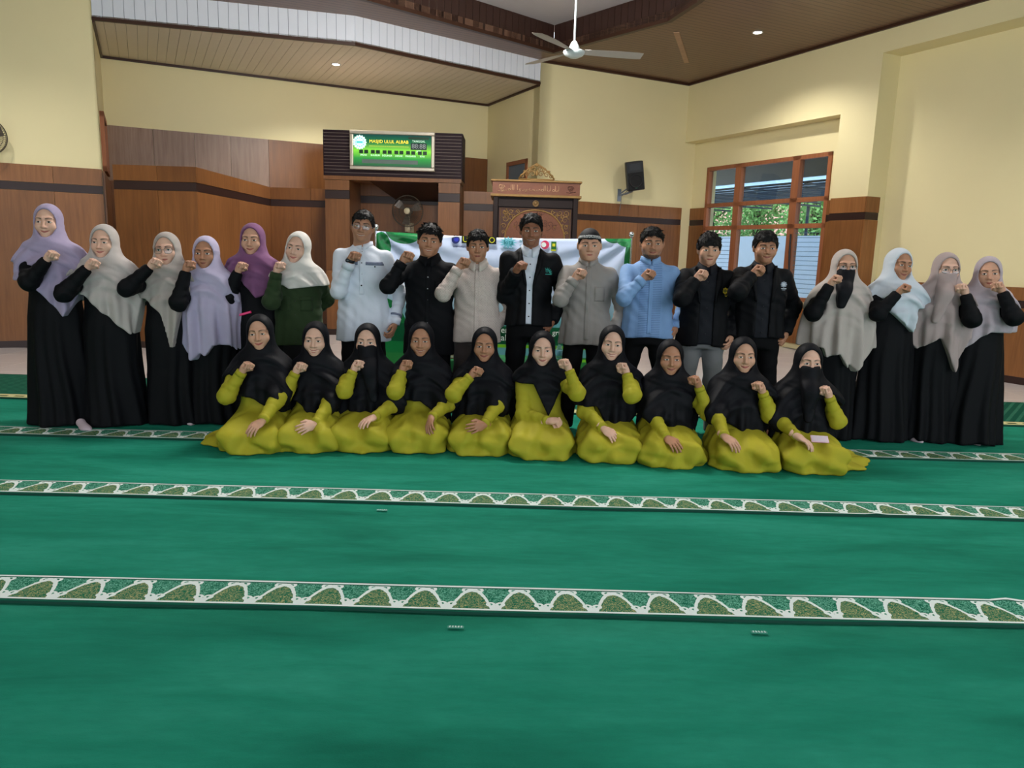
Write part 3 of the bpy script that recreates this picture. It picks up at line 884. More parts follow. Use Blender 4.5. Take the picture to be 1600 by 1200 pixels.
def scroll(m, cx, cz, r, turns=1.4, sgn=1, y=.004, w=.007, a0=0):
    pts = []
    for i in range(16):
        t_ = i/15; a = a0+sgn*turns*2*math.pi*t_; rr = r*(1-.8*t_)
        pts.append((cx+rr*math.cos(a), y, cz+rr*math.sin(a)))
    m.tube(pts, [w*(1-.5*i/15) for i in range(16)], 5)
m = MB()
for s in (-1, 1):      # spandrel leaf scrolls
    for (ax_, az, r) in ((.88, -.06, .045), (.70, -.055, .04), (.86, -.15, .05), (.62, -.11, .03), (.90, -.25, .035), (.5, -.05, .03), (.90, -.33, .026), (.78, -.10, .03)):
        scroll(m, s*fw2*ax_, zA+az, r, 1.3, s, a0=rg.rand()*6)
    for k in range(14):
        a = rg.rand()*6.28; r = .04
        cx, cz = s*fw2*(.92-.4*rg.rand()**1.5), zA-.04-.24*rg.rand()**1.4
        if abs(cx) > wA*.62+.3*(hA_-cz)*.2: m.ball((cx, .004, cz), (.016, .006, .009), 6, 4, R=np.array([[math.cos(a), 0, -math.sin(a)], [0, 1, 0], [math.sin(a), 0, math.cos(a)]]))
m.build('spandrel_carving', M_GILT, pul, True)['kind'] = 'stuff'
m = MB()
for s in (-1, 1): m.lathe([(.001, .01), (.02, .008), (.03, 0), (.03, -.005)], (s*fw2*.915, .0, zA-.46), 14, R=np.array([[1, 0, 0], [0, 0, -1], [0, 1, 0]]))
m.build('rosettes', M_GILT, pul, True)
m = MB()
RX = np.array([[1, 0, 0], [0, 0, -1], [0, 1, 0]])
m.lathe([(.045, -.002), (.045, .012), (.034, .014), (.034, .004), (.02, .004), (.012, .016), (.001, .018)], (0, 0, pz0-.09), 20, R=RX); m.build('medallion', M_GILT2, pul, True)
m = MB()
for k in range(60):     # low relief inside the arch
    cx = (rg.rand()*2-1)*wA*.8; cz = spring-.5+rg.rand()*.85
    if cz < spring or abs(cx) < wA*math.sqrt(max(0, 1-((cz-spring)/(hA_-spring))**2))*.85: scroll(m, cx, cz, .03+.02*rg.rand(), 1.2, 1 if k % 2 else -1, .008, .004, rg.rand()*6)
m.build('arch_relief', M_MAH, pul, True)['kind'] = 'stuff'
# crest
m = MB(); m.box((0, .02, pz1+.012), (.50, .03, .024))
zc0 = pz1+.02
for s in (-1, 1):
    for (cx, cz, r, t_) in ((.06, .07, .045, 1.3), (.14, .06, .04, 1.4), (.20, .035, .028, 1.3), (.10, .12, .03, 1.2), (.04, .135, .03, 1.2), (.165, .095, .02, 1.2)):
        scroll(m, s*cx, zc0+cz, r, t_, s, .01, .010, (0 if s > 0 else math.pi))
    m.tube([(s*.25, .01, zc0), (s*.19, .01, zc0+.07), (s*.11, .01, zc0+.14), (s*.04, .01, zc0+.185), (0, .01, zc0+.20)], [.012, .011, .011, .012, .016], 6)
m.ball((0, .01, zc0+.19), (.03, .014, .026), 10, 6); m.ball((0, .01, zc0+.08), (.022, .014, .04), 10, 6)
m.build('crest', M_GILT, pul, True)
# inscription: carved calligraphy on the header, drawn as raised strokes
m = MB(); zi = (pz0+pz1)/2
def stroke(pts, w=.0045): m.tube([(x, -.022, zi+z) for x, z in pts], w, 5)
def lam(x, h=.075): stroke([(x, .045), (x, .045-h*.9), (x-.006, .045-h)])
def bowl(x, w, z=-.03): stroke([(x, z+.02), (x-w*.25, z-.002), (x-w*.75, z-.002), (x-w, z+.018)])
u0 = PW*.25
for (x, k) in ((u0, 'l'), (u0-.03, 'b'), (u0-.045, 'l'), (u0-.07, 'h'), (u0-.115, 'l'), (u0-.14, 'b'), (u0-.16, 'l'), (u0-.185, 'l'), (u0-.205, 'l'), (u0-.225, 'h'), (u0-.27, 'm'), (u0-.32, 'b'), (u0-.36, 'm'), (u0-.41, 'd'), (u0-.45, 'r'), (u0-.48, 's'), (u0-.54, 'w'), (u0-.575, 'l'), (u0-.625, 'l'), (u0-.645, 'l'), (u0-.665, 'l'), (u0-.69, 'h')):
    if k == 'l': lam(x)
    elif k == 'b': bowl(x+.02, .04)
    elif k == 'h': scroll_pts = [(x+.016*math.cos(a), -.02+.014*math.sin(a)) for a in np.linspace(0, 6.3, 9)]; stroke(scroll_pts)
    elif k == 'm': stroke([(x+.03, -.028), (x+.012, -.028), (x+.01, -.012), (x-.004, -.012), (x-.004, -.028), (x-.03, -.028)])
    elif k == 'd': stroke([(x+.012, 0), (x-.004, -.016), (x+.01, -.028), (x+.03, -.028)])
    elif k == 'r': stroke([(x+.01, -.012), (x+.004, -.035), (x-.016, -.048)])
    elif k == 's': stroke([(x+.03, -.014), (x+.024, -.028), (x+.014, -.014), (x+.008, -.028), (x-.004, -.014), (x-.012, -.028), (x-.03, -.028)])
    elif k == 'w': stroke([(x+.01*math.cos(a), -.018+.01*math.sin(a)) for a in np.linspace(0, 6.3, 8)]); stroke([(x+.01, -.02), (x, -.042), (x-.02, -.046)])
m.build('inscription', plain('carved_letters', (190, 150, 116), .5), pul, True)
m = MB()
for s, mt in ((-1, 0), (1, 1)):
    cx = s*PW*.385
    for (dx, dz, r, t_) in ((0, .01, .045, 1.1), (.01, -.02, .03, .8), (-.02, .025, .028, .9), (.02, .03, .018, 1.0)):
        pts = [(cx+dx+r*(1-.4*i/11)*math.cos(i/11*t_*6.28+dx*90), -.022, zi+dz+r*.8*(1-.4*i/11)*math.sin(i/11*t_*6.28+dx*90)) for i in range(12)]
        m.tube(pts, .0045, 5, mi=mt)
    m.tube([(cx-.06, -.022, zi-.04), (cx, -.022, zi-.05), (cx+.07, -.022, zi-.03)], .005, 5, mi=mt)
m.build('round_calligraphy', [plain('carved_letters', (190, 150, 116), .5), plain('carved_letters_dim', (92, 54, 40), .5)], pul, True)

# ================================================================ loudspeaker on the end wall
sp = at_plane(990, 275, B(0, -.28), NB)
spk = thing('loudspeaker', 'black loudspeaker on a tilted wall bracket left of the window', 'loudspeaker', tuple(sp))
M_BLK = plain('speaker_plastic', (24, 25, 28), .45, .4, bump=.2, bscale=300)
Rz = math.radians(-14)
tilt = Matrix.Rotation(TH+math.radians(-22), 4, 'Z') @ Matrix.Rotation(math.radians(-9), 4, 'Y') @ Matrix.Rotation(math.radians(6), 4, 'X')
def spart(m, name, mat, **k):
    o = m.build(name, mat, spk, **k); o.matrix_local = tilt; return o
H_, W_, D_ = .50, .32, .28
m = MB(); pl = [(-W_/2, -D_/2), (W_/2, -D_/2), (W_/2*.72, D_/2), (-W_/2*.72, D_/2)]; m.prism(pl, -H_/2, H_/2); spart(m, 'cabinet', M_BLK, bevel=.02)
m = MB(); m.box((0, -D_/2-.004, -.085), (W_*.82, .012, .29)); spart(m, 'woofer_grille', plain('grille_black', (14, 15, 17), .6, bump=.6, bscale=500), bevel=.004)
m = MB(); m.lathe([(.12, 0), (.12, .012), (.105, .012), (.09, -.01), (.035, -.02), (.03, -.008), (.001, -.004)], (0, -D_/2-.008, -.085), 24, R=np.array([[1, 0, 0], [0, 0, -1], [0, 1, 0]])); spart(m, 'woofer_cone', plain('cone_black', (20, 21, 24), .5), smooth=True)
m = MB(); m.prism([(-.10, -D_/2-.01), (.10, -D_/2-.01), (.05, -D_/2+.0), (-.05, -D_/2+.0)], .10, .21); spart(m, 'tweeter_horn', plain('horn_grey', (44, 46, 50), .4))
m = MB(); m.box((0, -D_/2-.012, -.205), (.035, .004, .012)); spart(m, 'badge', plain('badge_green', (60, 130, 100), .4))
M_GALV = plain('galvanised_steel', (140, 150, 165), .35, .5, .6)
mo = at_plane(968, 305, B(0, -.02), NB)-sp
m = MB(); m.tube([np.array([0, 0, -.26]), mo*.5+np.array([0, 0, -.14]), mo], .018, 8); m.box(mo+NB*.01, (.07, .012, .22), rz=TH); m.tube([mo+np.array([0, 0, .02]), np.array([-.04, 0, -.18])], .012, 6); m.build('wall_bracket', M_GALV, spk)
m = MB(); m.tube([np.array([-.05, .1, -.22]), mo+np.array([.03, -.06, -.02]), mo+np.array([.02, -.05, -.2]), mo+np.array([0, -.02, -.35])], .006, 6); m.build('cable', plain('cable_grey', (110, 112, 116), .6), spk)

# ================================================================ ceiling fan
cf = at_y(897, 80, 8.0)
fan = thing('ceiling_fan', 'white three-bladed ceiling fan hanging on a long rod', 'fan', (cf[0], cf[1], 5.0))
dz = cf[2]-5.0
M_FW = plain('fan_enamel', (214, 224, 228), .3, .4)
m = MB(); m.tube([(0, 0, 0), (0, 0, dz+.08)], .011, 10); m.build('down_rod', M_FW, fan, True)
m = MB(); m.lathe([(.07, 0), (.07, -.02), (.02, -.07)], n=18); m.build('canopy', M_FW, fan, True)
m = MB(); m.lathe([(.014, .10), (.03, .085), (.055, .03), (.066, .005)], (0, 0, dz), 24); m.build('upper_cup', M_FW, fan, True)
m = MB(); m.lathe([(.07, .008), (.108, .0), (.112, -.012), (.095, -.04), (.05, -.062), (.01, -.066)], (0, 0, dz), 28); m.build('motor_housing', M_FW, fan, True)
for a in (8, 128, 236):
    ar = math.radians(a); c_, s_ = math.cos(ar), math.sin(ar)
    RM = np.array([[c_, -s_, 0], [s_, c_, 0], [0, 0, 1]])
    m = MB(); vs = []
    for i in range(10):
        r = .10+.62*i/9; w_ = .045+.03*min(1, i/5)
        if i == 9: w_ *= .8
        for s in (-1, 1): vs.append(RM@np.array([r, s*w_, dz-.005-s*.012]))
    vs2 = vs+[v+np.array([0, 0, .004]) for v in vs]; o = len(vs)
    m.add(vs2, [(2*i, 2*i+1, 2*i+3, 2*i+2) for i in range(9)]+[(o+2*i+2, o+2*i+3, o+2*i+1, o+2*i) for i in range(9)]+[(0, 2, o+2, o)])
    m.build('blade', plain('fan_blade_grey', (196, 190, 184), .5), fan)

# ================================================================ banner
YB = 8.0
bT0, bT1 = at_y(588, 362, YB), at_y(986, 372, YB)
bw, bz = bT1[0]-bT0[0], (bT0[2]+bT1[2])/2
bxc = (bT0[0]+bT1[0])/2
ban = thing('event_banner', 'pale blue and green printed event banner on poles behind the standing men', 'banner', (bxc, YB, 0))
def zpix(py, px=800): return at_y(px, py, YB)[2]
def xpix(px, py=450): return at_y(px, py, YB)[0]-bxc
def banner_mat():
    t = NT('banner_print'); s = t.sep(t.coords()); x, z = s[0], s[2]
    def circ(cx, cz, rx, rz):
        a = t.math('DIVIDE', t.math('SUBTRACT', x, cx), rx); b = t.math('DIVIDE', t.math('SUBTRACT', z, cz), rz)
        return t.math('LESS_THAN', t.math('ADD', t.math('MULTIPLY', a, a), t.math('MULTIPLY', b, b)), 1.0)
    n = t.noise(t.coords(), 2.2, 4)
    col = t.mix(n, srgb(176, 194, 232), srgb(214, 224, 244))
    low = t.math('MULTIPLY', t.math('SUBTRACT', zpix(455), z), 3.0, clamp=True)
    col = t.mix(low, col, srgb(96, 160, 170))
    g = srgb(20, 116, 60)
    for c in ((xpix(632), zpix(365), .20, .14), (xpix(596), zpix(392), .10, .16), (xpix(1000), zpix(400), .19, .34), (xpix(955), zpix(365), .10, .07), (xpix(600), zpix(560), .30, .62)):
        col = t.mix(circ(*c), col, g)
    col = t.mix(circ(xpix(978), zpix(372), .12, .06), col, srgb(60, 160, 90))
    band = t.math('LESS_THAN', t.math('ABSOLUTE', t.math('SUBTRACT', z, (zpix(510)+zpix(538))/2)), (zpix(510)-zpix(538))/2)
    col = t.mix(band, col, srgb(10, 84, 50))
    b2 = t.math('LESS_THAN', t.math('ABSOLUTE', t.math('SUBTRACT', z, zpix(541))), .018)
    rt = t.math('GREATER_THAN', x, xpix(690)); col = t.mix(t.math('MULTIPLY', b2, rt), col, srgb(120, 196, 40))
    b3 = t.math('LESS_THAN', z, zpix(556)); col = t.mix(b3, col, srgb(40, 120, 60))
    b4 = t.math('LESS_THAN', t.math('ABSOLUTE', t.math('SUBTRACT', z, zpix(561))), .015); col = t.mix(t.math('MULTIPLY', b4, rt), col, srgb(120, 196, 40))
    return t.done(col, .28, .45)
# sheet: pulled towards its top corners, with tension folds
nx, nz = 90, 44
vs, fs = [], []
for j in range(nz+1):
    for i in range(nx+1):
        u, v = i/nx, j/nz
        x = (u-.5)*bw; z = .03+v*(bz-.03)
        dl = u+ (1-v)*.7; dr = (1-u)+(1-v)*.7
        fold = .022*math.exp(-dl*2.2)*math.sin(math.atan2(1-v+.02, u+.02)*14)+.022*math.exp(-dr*2.2)*math.sin(math.atan2(1-v+.02, 1-u+.02)*14)
        y = fold+.006*math.sin(u*9+v*3)*v+.004*math.sin(u*23)*v*v
        sag = -.03*math.sin(math.pi*u)*v
        vs.append((x, y, z+sag))
for j in range(nz):
    for i in range(nx):
        a = j*(nx+1)+i; fs.append((a, a+1, a+nx+2, a+nx+1))
m = MB(); m.add(vs, fs); sheet = m.build('printed_sheet', banner_mat(), ban, True)
sheet.modifiers.new('thickness', 'SOLIDIFY').thickness = .002
M_CHR = plain('chrome_pole', (200, 204, 208), .15, .5, .8)
for s in (-1, 1):
    m = MB(); m.tube([(s*(bw/2+.01), .04, .0), (s*(bw/2+.01), .04, bz+.02)], .014, 10)
    for a in (0, 2.1, 4.2): m.tube([(s*(bw/2+.01), .04, .22), (s*(bw/2+.01)+.26*math.cos(a), .04+.26*math.sin(a), .012)], .01, 6)
    m.ball((s*(bw/2+.01), .04, bz+.045), .03, 14, 10); m.build('stand_pole', M_CHR, ban, True)
yb_ = -.019
def logo(m, name, mat): return m.build(name, mat, ban)
RX = np.array([[1, 0, 0], [0, 0, -1], [0, 1, 0]])
NAVY = plain('print_navy', (38, 48, 120), .4); BLK = plain('print_black', (18, 18, 18), .4); YEL = plain('print_yellow', (226, 220, 40), .4)
TEAL = plain('print_teal', (20, 130, 140), .4); LTEAL = plain('print_light_teal', (120, 196, 214), .4); PINK = plain('print_pink', (214, 60, 100), .4); GRN = plain('print_green', (40, 110, 40), .4); WHT = plain('print_white', (232, 240, 236), .4); LIME = plain('print_lime', (176, 206, 40), .4)
zl = zpix(377)
def disc(m, x, z, r, mi=0, y=yb_, sz=1.0): m.lathe([(.001, .002), (r, .002), (r, -.002), (.001, -.002)], (x, y, z), 24, mi, R=RX, sy=sz)
m = MB(); disc(m, xpix(711), zl, .043); disc(m, xpix(712), zl+.004, .026, 1, yb_-.003); m.tube([(xpix(704), yb_-.004, zl+.02), (xpix(711), yb_-.004, zl+.032), (xpix(719), yb_-.004, zl+.03)], .006, 5, mi=2); logo(m, 'swirl_logo', [NAVY, plain('print_blue', (50, 60, 190), .4), WHT])
text_mesh('UNIVERSITAS', .028, NAVY, 'lettering', ban, face_m(xpix(719), yb_, zpix(388)))
m = MB(); m.box((xpix(747), yb_, zl+.003), (.37, .004, .078)); logo(m, 'black_logo_box', BLK)
text_mesh('U', .085, YEL, 'lettering', ban, face_m(xpix(726), yb_-.006, zl+.003))
text_mesh('O', .085, YEL, 'lettering', ban, face_m(xpix(767), yb_-.006, zl+.003))
m = MB()
for k in range(12):
    a = 2*math.pi*k/12; p0 = np.array([math.cos(a), math.sin(a)]); p1 = np.array([-p0[1], p0[0]])
    c = np.array([xpix(792), zpix(379)])
    q = [c+p0*.03+p1*.018, c+p0*.03-p1*.018, c+p0*np.array([.10, .062])]
    m.add([(x, yb_, z) for x, z in q]+[(x, yb_+.003, z) for x, z in q], [(0, 1, 2), (5, 4, 3), (0, 3, 4, 1), (1, 4, 5, 2), (2, 5, 3, 0)])
disc(m, xpix(792), zpix(379), .04); logo(m, 'sun_logo', LTEAL)
text_mesh('kita', .07, TEAL, 'lettering', ban, face_m(xpix(793), yb_-.005, zpix(379)))
text_mesh('TRAINING', .026, TEAL, 'lettering', ban, face_m(xpix(793), yb_-.005, zpix(388)))
text_mesh('BIM\nCU', .042, TEAL, 'lettering', ban, face_m(xpix(814), yb_-.005, zpix(380)))
m = MB(); disc(m, xpix(849), zpix(381), .045); disc(m, xpix(847), zpix(381), .026, 1, yb_-.003); logo(m, 'pink_round_logo', [PINK, WHT])
m = MB(); m.box((xpix(862.5), yb_, zpix(383)), (.055, .004, .10)); m.box((xpix(862.5), yb_-.003, zpix(381)), (.03, .004, .03), mi=1); m.box((xpix(862.5), yb_-.003, zpix(389)), (.05, .004, .012), mi=1); logo(m, 'dark_badge_logo', [GRN, YEL])
for s, px, py, sz, mt in (('va', 791, 470, .085, LIME), ('n', 793, 484, .085, LIME), ('der', 785, 516, .095, WHT), ('wah', 784, 528, .095, WHT), ('grita', 873, 518, .078, WHT)):
    text_mesh(s, sz, mt, 'lettering', ban, face_m(xpix(px, py), yb_, zpix(py)))

# ================================================================ low table with snack box and bottle
YT = 7.15
tz = at_y(875, 567, YT-.1)[2]
tx0, tx1 = at_y(688, 560, YT)[0], at_y(900, 560, YT)[0]
tb = thing('low_table', 'low table under a green cloth behind the standing men', 'table', ((tx0+tx1)/2, YT+.1, .012))
tz -= .012
TWd = tx1-tx0
m = MB(); m.box((0, 0, tz-.012), (TWd, .42, .02)); m.build('table_top', M_WOOD, tb, bevel=.003)
for sx in (-1, 1):
    for sy in (-1, 1):
        m = MB(); m.box((sx*(TWd/2-.05), sy*.16, (tz-.02)/2), (.04, .04, tz-.022)); m.build('leg', M_WOOD, tb)
# hanging cloth
vs, fs = [], []; nn = 80
per = []
for k in range(nn):
    t_ = k/nn*4; sd = int(t_); q = t_-sd; hx, hy = TWd/2+.012, .222
    per.append([(-hx+2*hx*q, -hy), (hx, -hy+2*hy*q), (hx-2*hx*q, hy), (-hx, hy-2*hy*q)][sd])
for j, z in enumerate((tz+.004, tz-.01, tz-.12, tz-.24)):
    for k, (x, y) in enumerate(per):
        w_ = 1+(.02+.012*math.sin(k*1.7))*j/3
        vs.append((x*w_, y*(1+(.05+.04*math.sin(k*1.7))*j/3), z))
for j in range(3):
    for k in range(nn): fs.append((j*nn+k, j*nn+(k+1) % nn, (j+1)*nn+(k+1) % nn, (j+1)*nn+k))
fs.append(tuple(range(nn-1, -1, -1)))
m = MB(); m.add(vs, fs); m.build('green_cloth', plain('green_cloth', (24, 96, 52), .8), tb, True)
tzw = tz+.012+.0045
bc = at_y(704, 560, YT-.02)
sb = thing('snack_box', 'small tan and white carton on the low table beside the black-shirted man', 'box', (bc[0], YT, tzw))
m = MB(); m.box((0, 0, .03), (.17, .12, .06)); m.build('carton', plain('carton_tan', (196, 160, 112), .6), sb, bevel=.004)
m = MB(); m.box((0, -.061, .022), (.16, .003, .02)); m.build('label_strip', plain('carton_white', (226, 222, 210), .5), sb)
m = MB(); m.box((0, 0, .062), (.165, .115, .004)); m.build('lid_flap', plain('carton_lid', (214, 186, 140), .6), sb)
bp = at_y(874, 560, YT-.05)
bo = thing('water_bottle', 'clear plastic water bottle with a blue cap on the low table', 'bottle', (bp[0], YT, tzw))
m = MB(); m.lathe([(.001, 0), (.028, 0), (.031, .006), (.031, .05), (.0295, .055), (.031, .06), (.031, .11), (.029, .13), (.016, .155), (.0125, .165), (.0125, .175), (.001, .175)], n=24)
tB = NT('clear_bottle'); tB.bsdf.inputs['Transmission Weight'].default_value = .85; m.build('bottle_body', tB.done(srgb(190, 220, 226), .08, .5), bo, True)
m = MB(); m.lathe([(.0315, .055), (.0318, .056), (.0318, .105), (.0315, .106)], n=24); m.build('wrap_label', plain('bottle_label', (120, 170, 200), .4), bo, True)
m = MB(); m.lathe([(.001, .198), (.015, .198), (.0155, .193), (.0155, .174), (.001, .174)], n=20); m.build('cap', plain('blue_cap', (50, 120, 220), .35), bo, True)

# ================================================================ outside the window
aO = 14.6
fw_top = at_plane(1200, 369, B(aO, 0), UB)[2]
m = MB(); m.wallbox(B(aO, 8), B(aO, -9), 0, fw_top, 0, .15)
tag(m.build('garden_wall', plain('outdoor_white_wall', (214, 226, 240), .7, var=.04)), 'pale garden wall seen through the lower window panes', 'wall')
m = MB(); m.wallbox(B(aB+.25, 8), B(aB+.25, -9), 3.35, 3.45, .05, 1.3); m.wallbox(B(aB+.25, 8), B(aB+.25, -9), 2.95, 3.4, 1.25, 1.35)
tag(m.build('eave', plain('grey_eave', (128, 132, 138), .7)), 'grey concrete eave outside the top of the window', 'eave')
can = thing('steel_canopy', 'dark steel canopy frame with translucent sheets outside the window', 'canopy', tuple(B(13.4, -1, 0)))
oc = B(13.4, -1, 0)
M_STEEL = plain('painted_steel', (52, 58, 66), .5)
for i in range(8):
    a = aB+1.7+i*.55
    m = MB(); m.wallbox(B(a, 11)-oc, B(a, -4)-oc, 2.86+.02*i, 2.90+.02*i, -.02, .02); m.build('purlin', M_STEEL, can)
for i in range(9):
    d = 10-i*1.6
    m = MB(); m.wallbox(B(aB+1.65, d)-oc, B(aB+5.7, d)-oc, 2.76, 2.80, -.02, .02); m.wallbox(B(aB+1.65, d)-oc, B(aB+5.7, d)-oc, 2.84, 2.87, -.02, .02)
    m.build('rafter', M_STEEL, can)
for d in (9.3, 2.1, -3.2):
    m = MB(); m.tube([B(aB+5.4, d, 0)-oc, B(aB+5.4, d, 2.8)-oc], .04, 8); m.build('post', M_STEEL, can)
tS = NT('translucent_sheet'); n1 = tS.node('ShaderNodeBsdfTranslucent'); n1.inputs[0].default_value = srgb(206, 222, 238); n2 = tS.node('ShaderNodeBsdfTransparent'); n2.inputs[0].default_value = srgb(206, 222, 238)
n3 = tS.node('ShaderNodeMixShader'); n3.inputs[0].default_value = .55; tS.l.new(n1.outputs[0], n3.inputs[1]); tS.l.new(n2.outputs[0], n3.inputs[2]); tS.l.new(n3.outputs[0], tS.n['Material Output'].inputs[0])
m = MB(); m.prism([(B(aB+1.6, 11)-oc)[:2], (B(aB+1.6, -4)-oc)[:2], (B(aB+5.8, -4)-oc)[:2], (B(aB+5.8, 11)-oc)[:2]], 3.06, 3.07); m.build('roof_sheet', tS.mat, can)
# trees and a tiled roof beyond
def tree(c, h, r, seed, label):
    t = thing('tree', label, 'tree', tuple(c), group='trees outside the window')
    rg = np.random.RandomState(seed); m = MB()
    m.tube([(0, 0, 0), (.05, .03, h*.4), (.02, 0, h*.7), (.1, .05, h)], [.16, .14, .12, .05], 8)
    for k in range(5):
        a = rg.rand()*6.28; m.tube([(0, 0, h*(.4+.1*k)), (.5*r*math.cos(a), .5*r*math.sin(a), h*(.5+.1*k))], [.05, .02], 6)
    m.build('trunk', plain('tree_bark', (62, 58, 54), .9), t, True)
    n = 5200; P = rg.normal(0, 1, (n, 3)); P /= np.linalg.norm(P, axis=1)[:, None]; P *= (rg.rand(n, 1)**.4)
    P = P*np.array([r, r, h*.42])+np.array([0, 0, h*.72])
    D = rg.normal(0, 1, (n, 3)); D /= np.linalg.norm(D, axis=1)[:, None]; E = np.cross(D, rg.normal(0, 1, (n, 3))); E /= np.linalg.norm(E, axis=1)[:, None]
    s = (.04+.045*rg.rand(n, 1))
    V = np.stack([P-D*s, P+E*s*.45, P+D*s, P-E*s*.45], 1).reshape(-1, 3)
    me = bpy.data.meshes.new('foliage'); me.from_pydata(V.tolist(), [], [(4*i, 4*i+1, 4*i+2, 4*i+3) for i in range(n)])
    me.materials.append(plain('leaf_green', (128, 176, 104), .6, var=.4, scale=1.5)); o = bpy.data.objects.new('foliage', me); COL.objects.link(o); o.parent = t; o['kind'] = 'stuff'
tree(B(18.5, 7.9), 4.4, 1.35, 1, 'leafy tree seen through the left column of window panes')
tree(B(18.2, 5.5), 4.4, .95, 2, 'tree with a dark trunk seen through the middle window panes')
tree(B(18.4, 3.5), 4.2, 1.0, 4, 'green tree seen through the right column of window panes')
hs = thing('neighbour_house', 'house with a pinkish tiled roof beyond the garden wall', 'house', tuple(B(24, 0)))
m = MB(); m.wallbox(B(24, 18)-B(24, 0), B(24, 2)-B(24, 0), 0, 2.3, 0, 4); m.build('wall', plain('house_wall', (210, 205, 198), .8), hs)
q = [B(23.6, 18.4), B(23.6, 1.6), B(26.6, 1.6), B(26.6, 18.4)]; q = [x-B(24, 0) for x in q]
m = MB(); m.add([(q[0][0], q[0][1], 2.3), (q[1][0], q[1][1], 2.3), (q[2][0], q[2][1], 4.0), (q[3][0], q[3][1], 4.0), (q[0][0], q[0][1], 2.4), (q[1][0], q[1][1], 2.4), (q[2][0], q[2][1], 4.1), (q[3][0], q[3][1], 4.1)], [(3, 2, 1, 0), (4, 5, 6, 7), (0, 1, 5, 4), (1, 2, 6, 5), (2, 3, 7, 6), (3, 0, 4, 7)]); m.build('roof', plain('clay_roof', (196, 150, 138), .8, var=.2, scale=4), hs)
gm = MB(); gm.prism([B(aB+.5, 20)[:2], B(60, 20)[:2], B(60, -30)[:2], B(aB+.5, -30)[:2]], -.12, -.02)
struct(gm.build('ground_outside', plain('outdoor_paving', (150, 150, 146), .8)))
# ================================================================ people: smooth surfaces grown from distance fields
F32 = np.float32
def V3(*a): return np.array(a, F32)
def ell(P, c, r, R=None):
    q = P-np.asarray(c, F32)
    if R is not None: q = q@np.asarray(R, F32)
    r = np.asarray(r, F32)
    k0 = np.sqrt(((q/r)**2).sum(1)); k1 = np.sqrt(((q/(r*r))**2).sum(1))+1e-6
    return k0*(k0-1)/k1
def cap(P, a, b, ra, rb=None):
    rb = ra if rb is None else rb
    a, b = np.asarray(a, F32), np.asarray(b, F32); ab = b-a
    t = np.clip(((P-a)@ab)/(ab@ab+1e-9), 0, 1)
    return np.sqrt(((P-a-t[:, None]*ab)**2).sum(1))-(ra+(rb-ra)*t)
def capt(P, a, b):
    a, b = np.asarray(a, F32), np.asarray(b, F32); ab = b-a
    return np.clip(((P-a)@ab)/(ab@ab+1e-9), 0, 1)
def smin(a, b, k):
    h = np.maximum(k-np.abs(a-b), 0)/k
    return np.minimum(a, b)-h*h*k*.25
def smax(a, b, k): return -smin(-a, -b, k)
def loft(P, prof, fold=None):
    """elliptical cross sections (z, rx, ry, cy) stacked along z"""
    pr = np.array(prof, F32); pr = pr[np.argsort(pr[:, 0])]
    z = P[:, 2]
    rx = np.interp(z, pr[:, 0], pr[:, 1]).astype(F32); ry = np.interp(z, pr[:, 0], pr[:, 2]).astype(F32); cy = np.interp(z, pr[:, 0], pr[:, 3]).astype(F32)
    x, y = P[:, 0], P[:, 1]-cy
    q = np.sqrt((x/rx)**2+(y/ry)**2)
    m = np.minimum(rx, ry)
    d = (q-1)*(m+.35*(np.maximum(rx, ry)-m))
    if fold is not None: d = d-fold(np.arctan2(y, x), z)
    d = np.maximum(d, pr[0, 0]-z); d = np.maximum(d, z-pr[-1, 0])
    return d
def vnoise(P, s, seed=0):
    """cheap smooth noise from a few sines"""
    x, y, z = P[:, 0]*s, P[:, 1]*s, P[:, 2]*s
    o = seed*1.7
    return (np.sin(x*1.0+1.7*y+.8*z+o)+np.sin(1.3*z-.9*x+1.1*y+2.1*o)+np.sin(1.9*y-1.2*z+.6*x+.7*o))/3
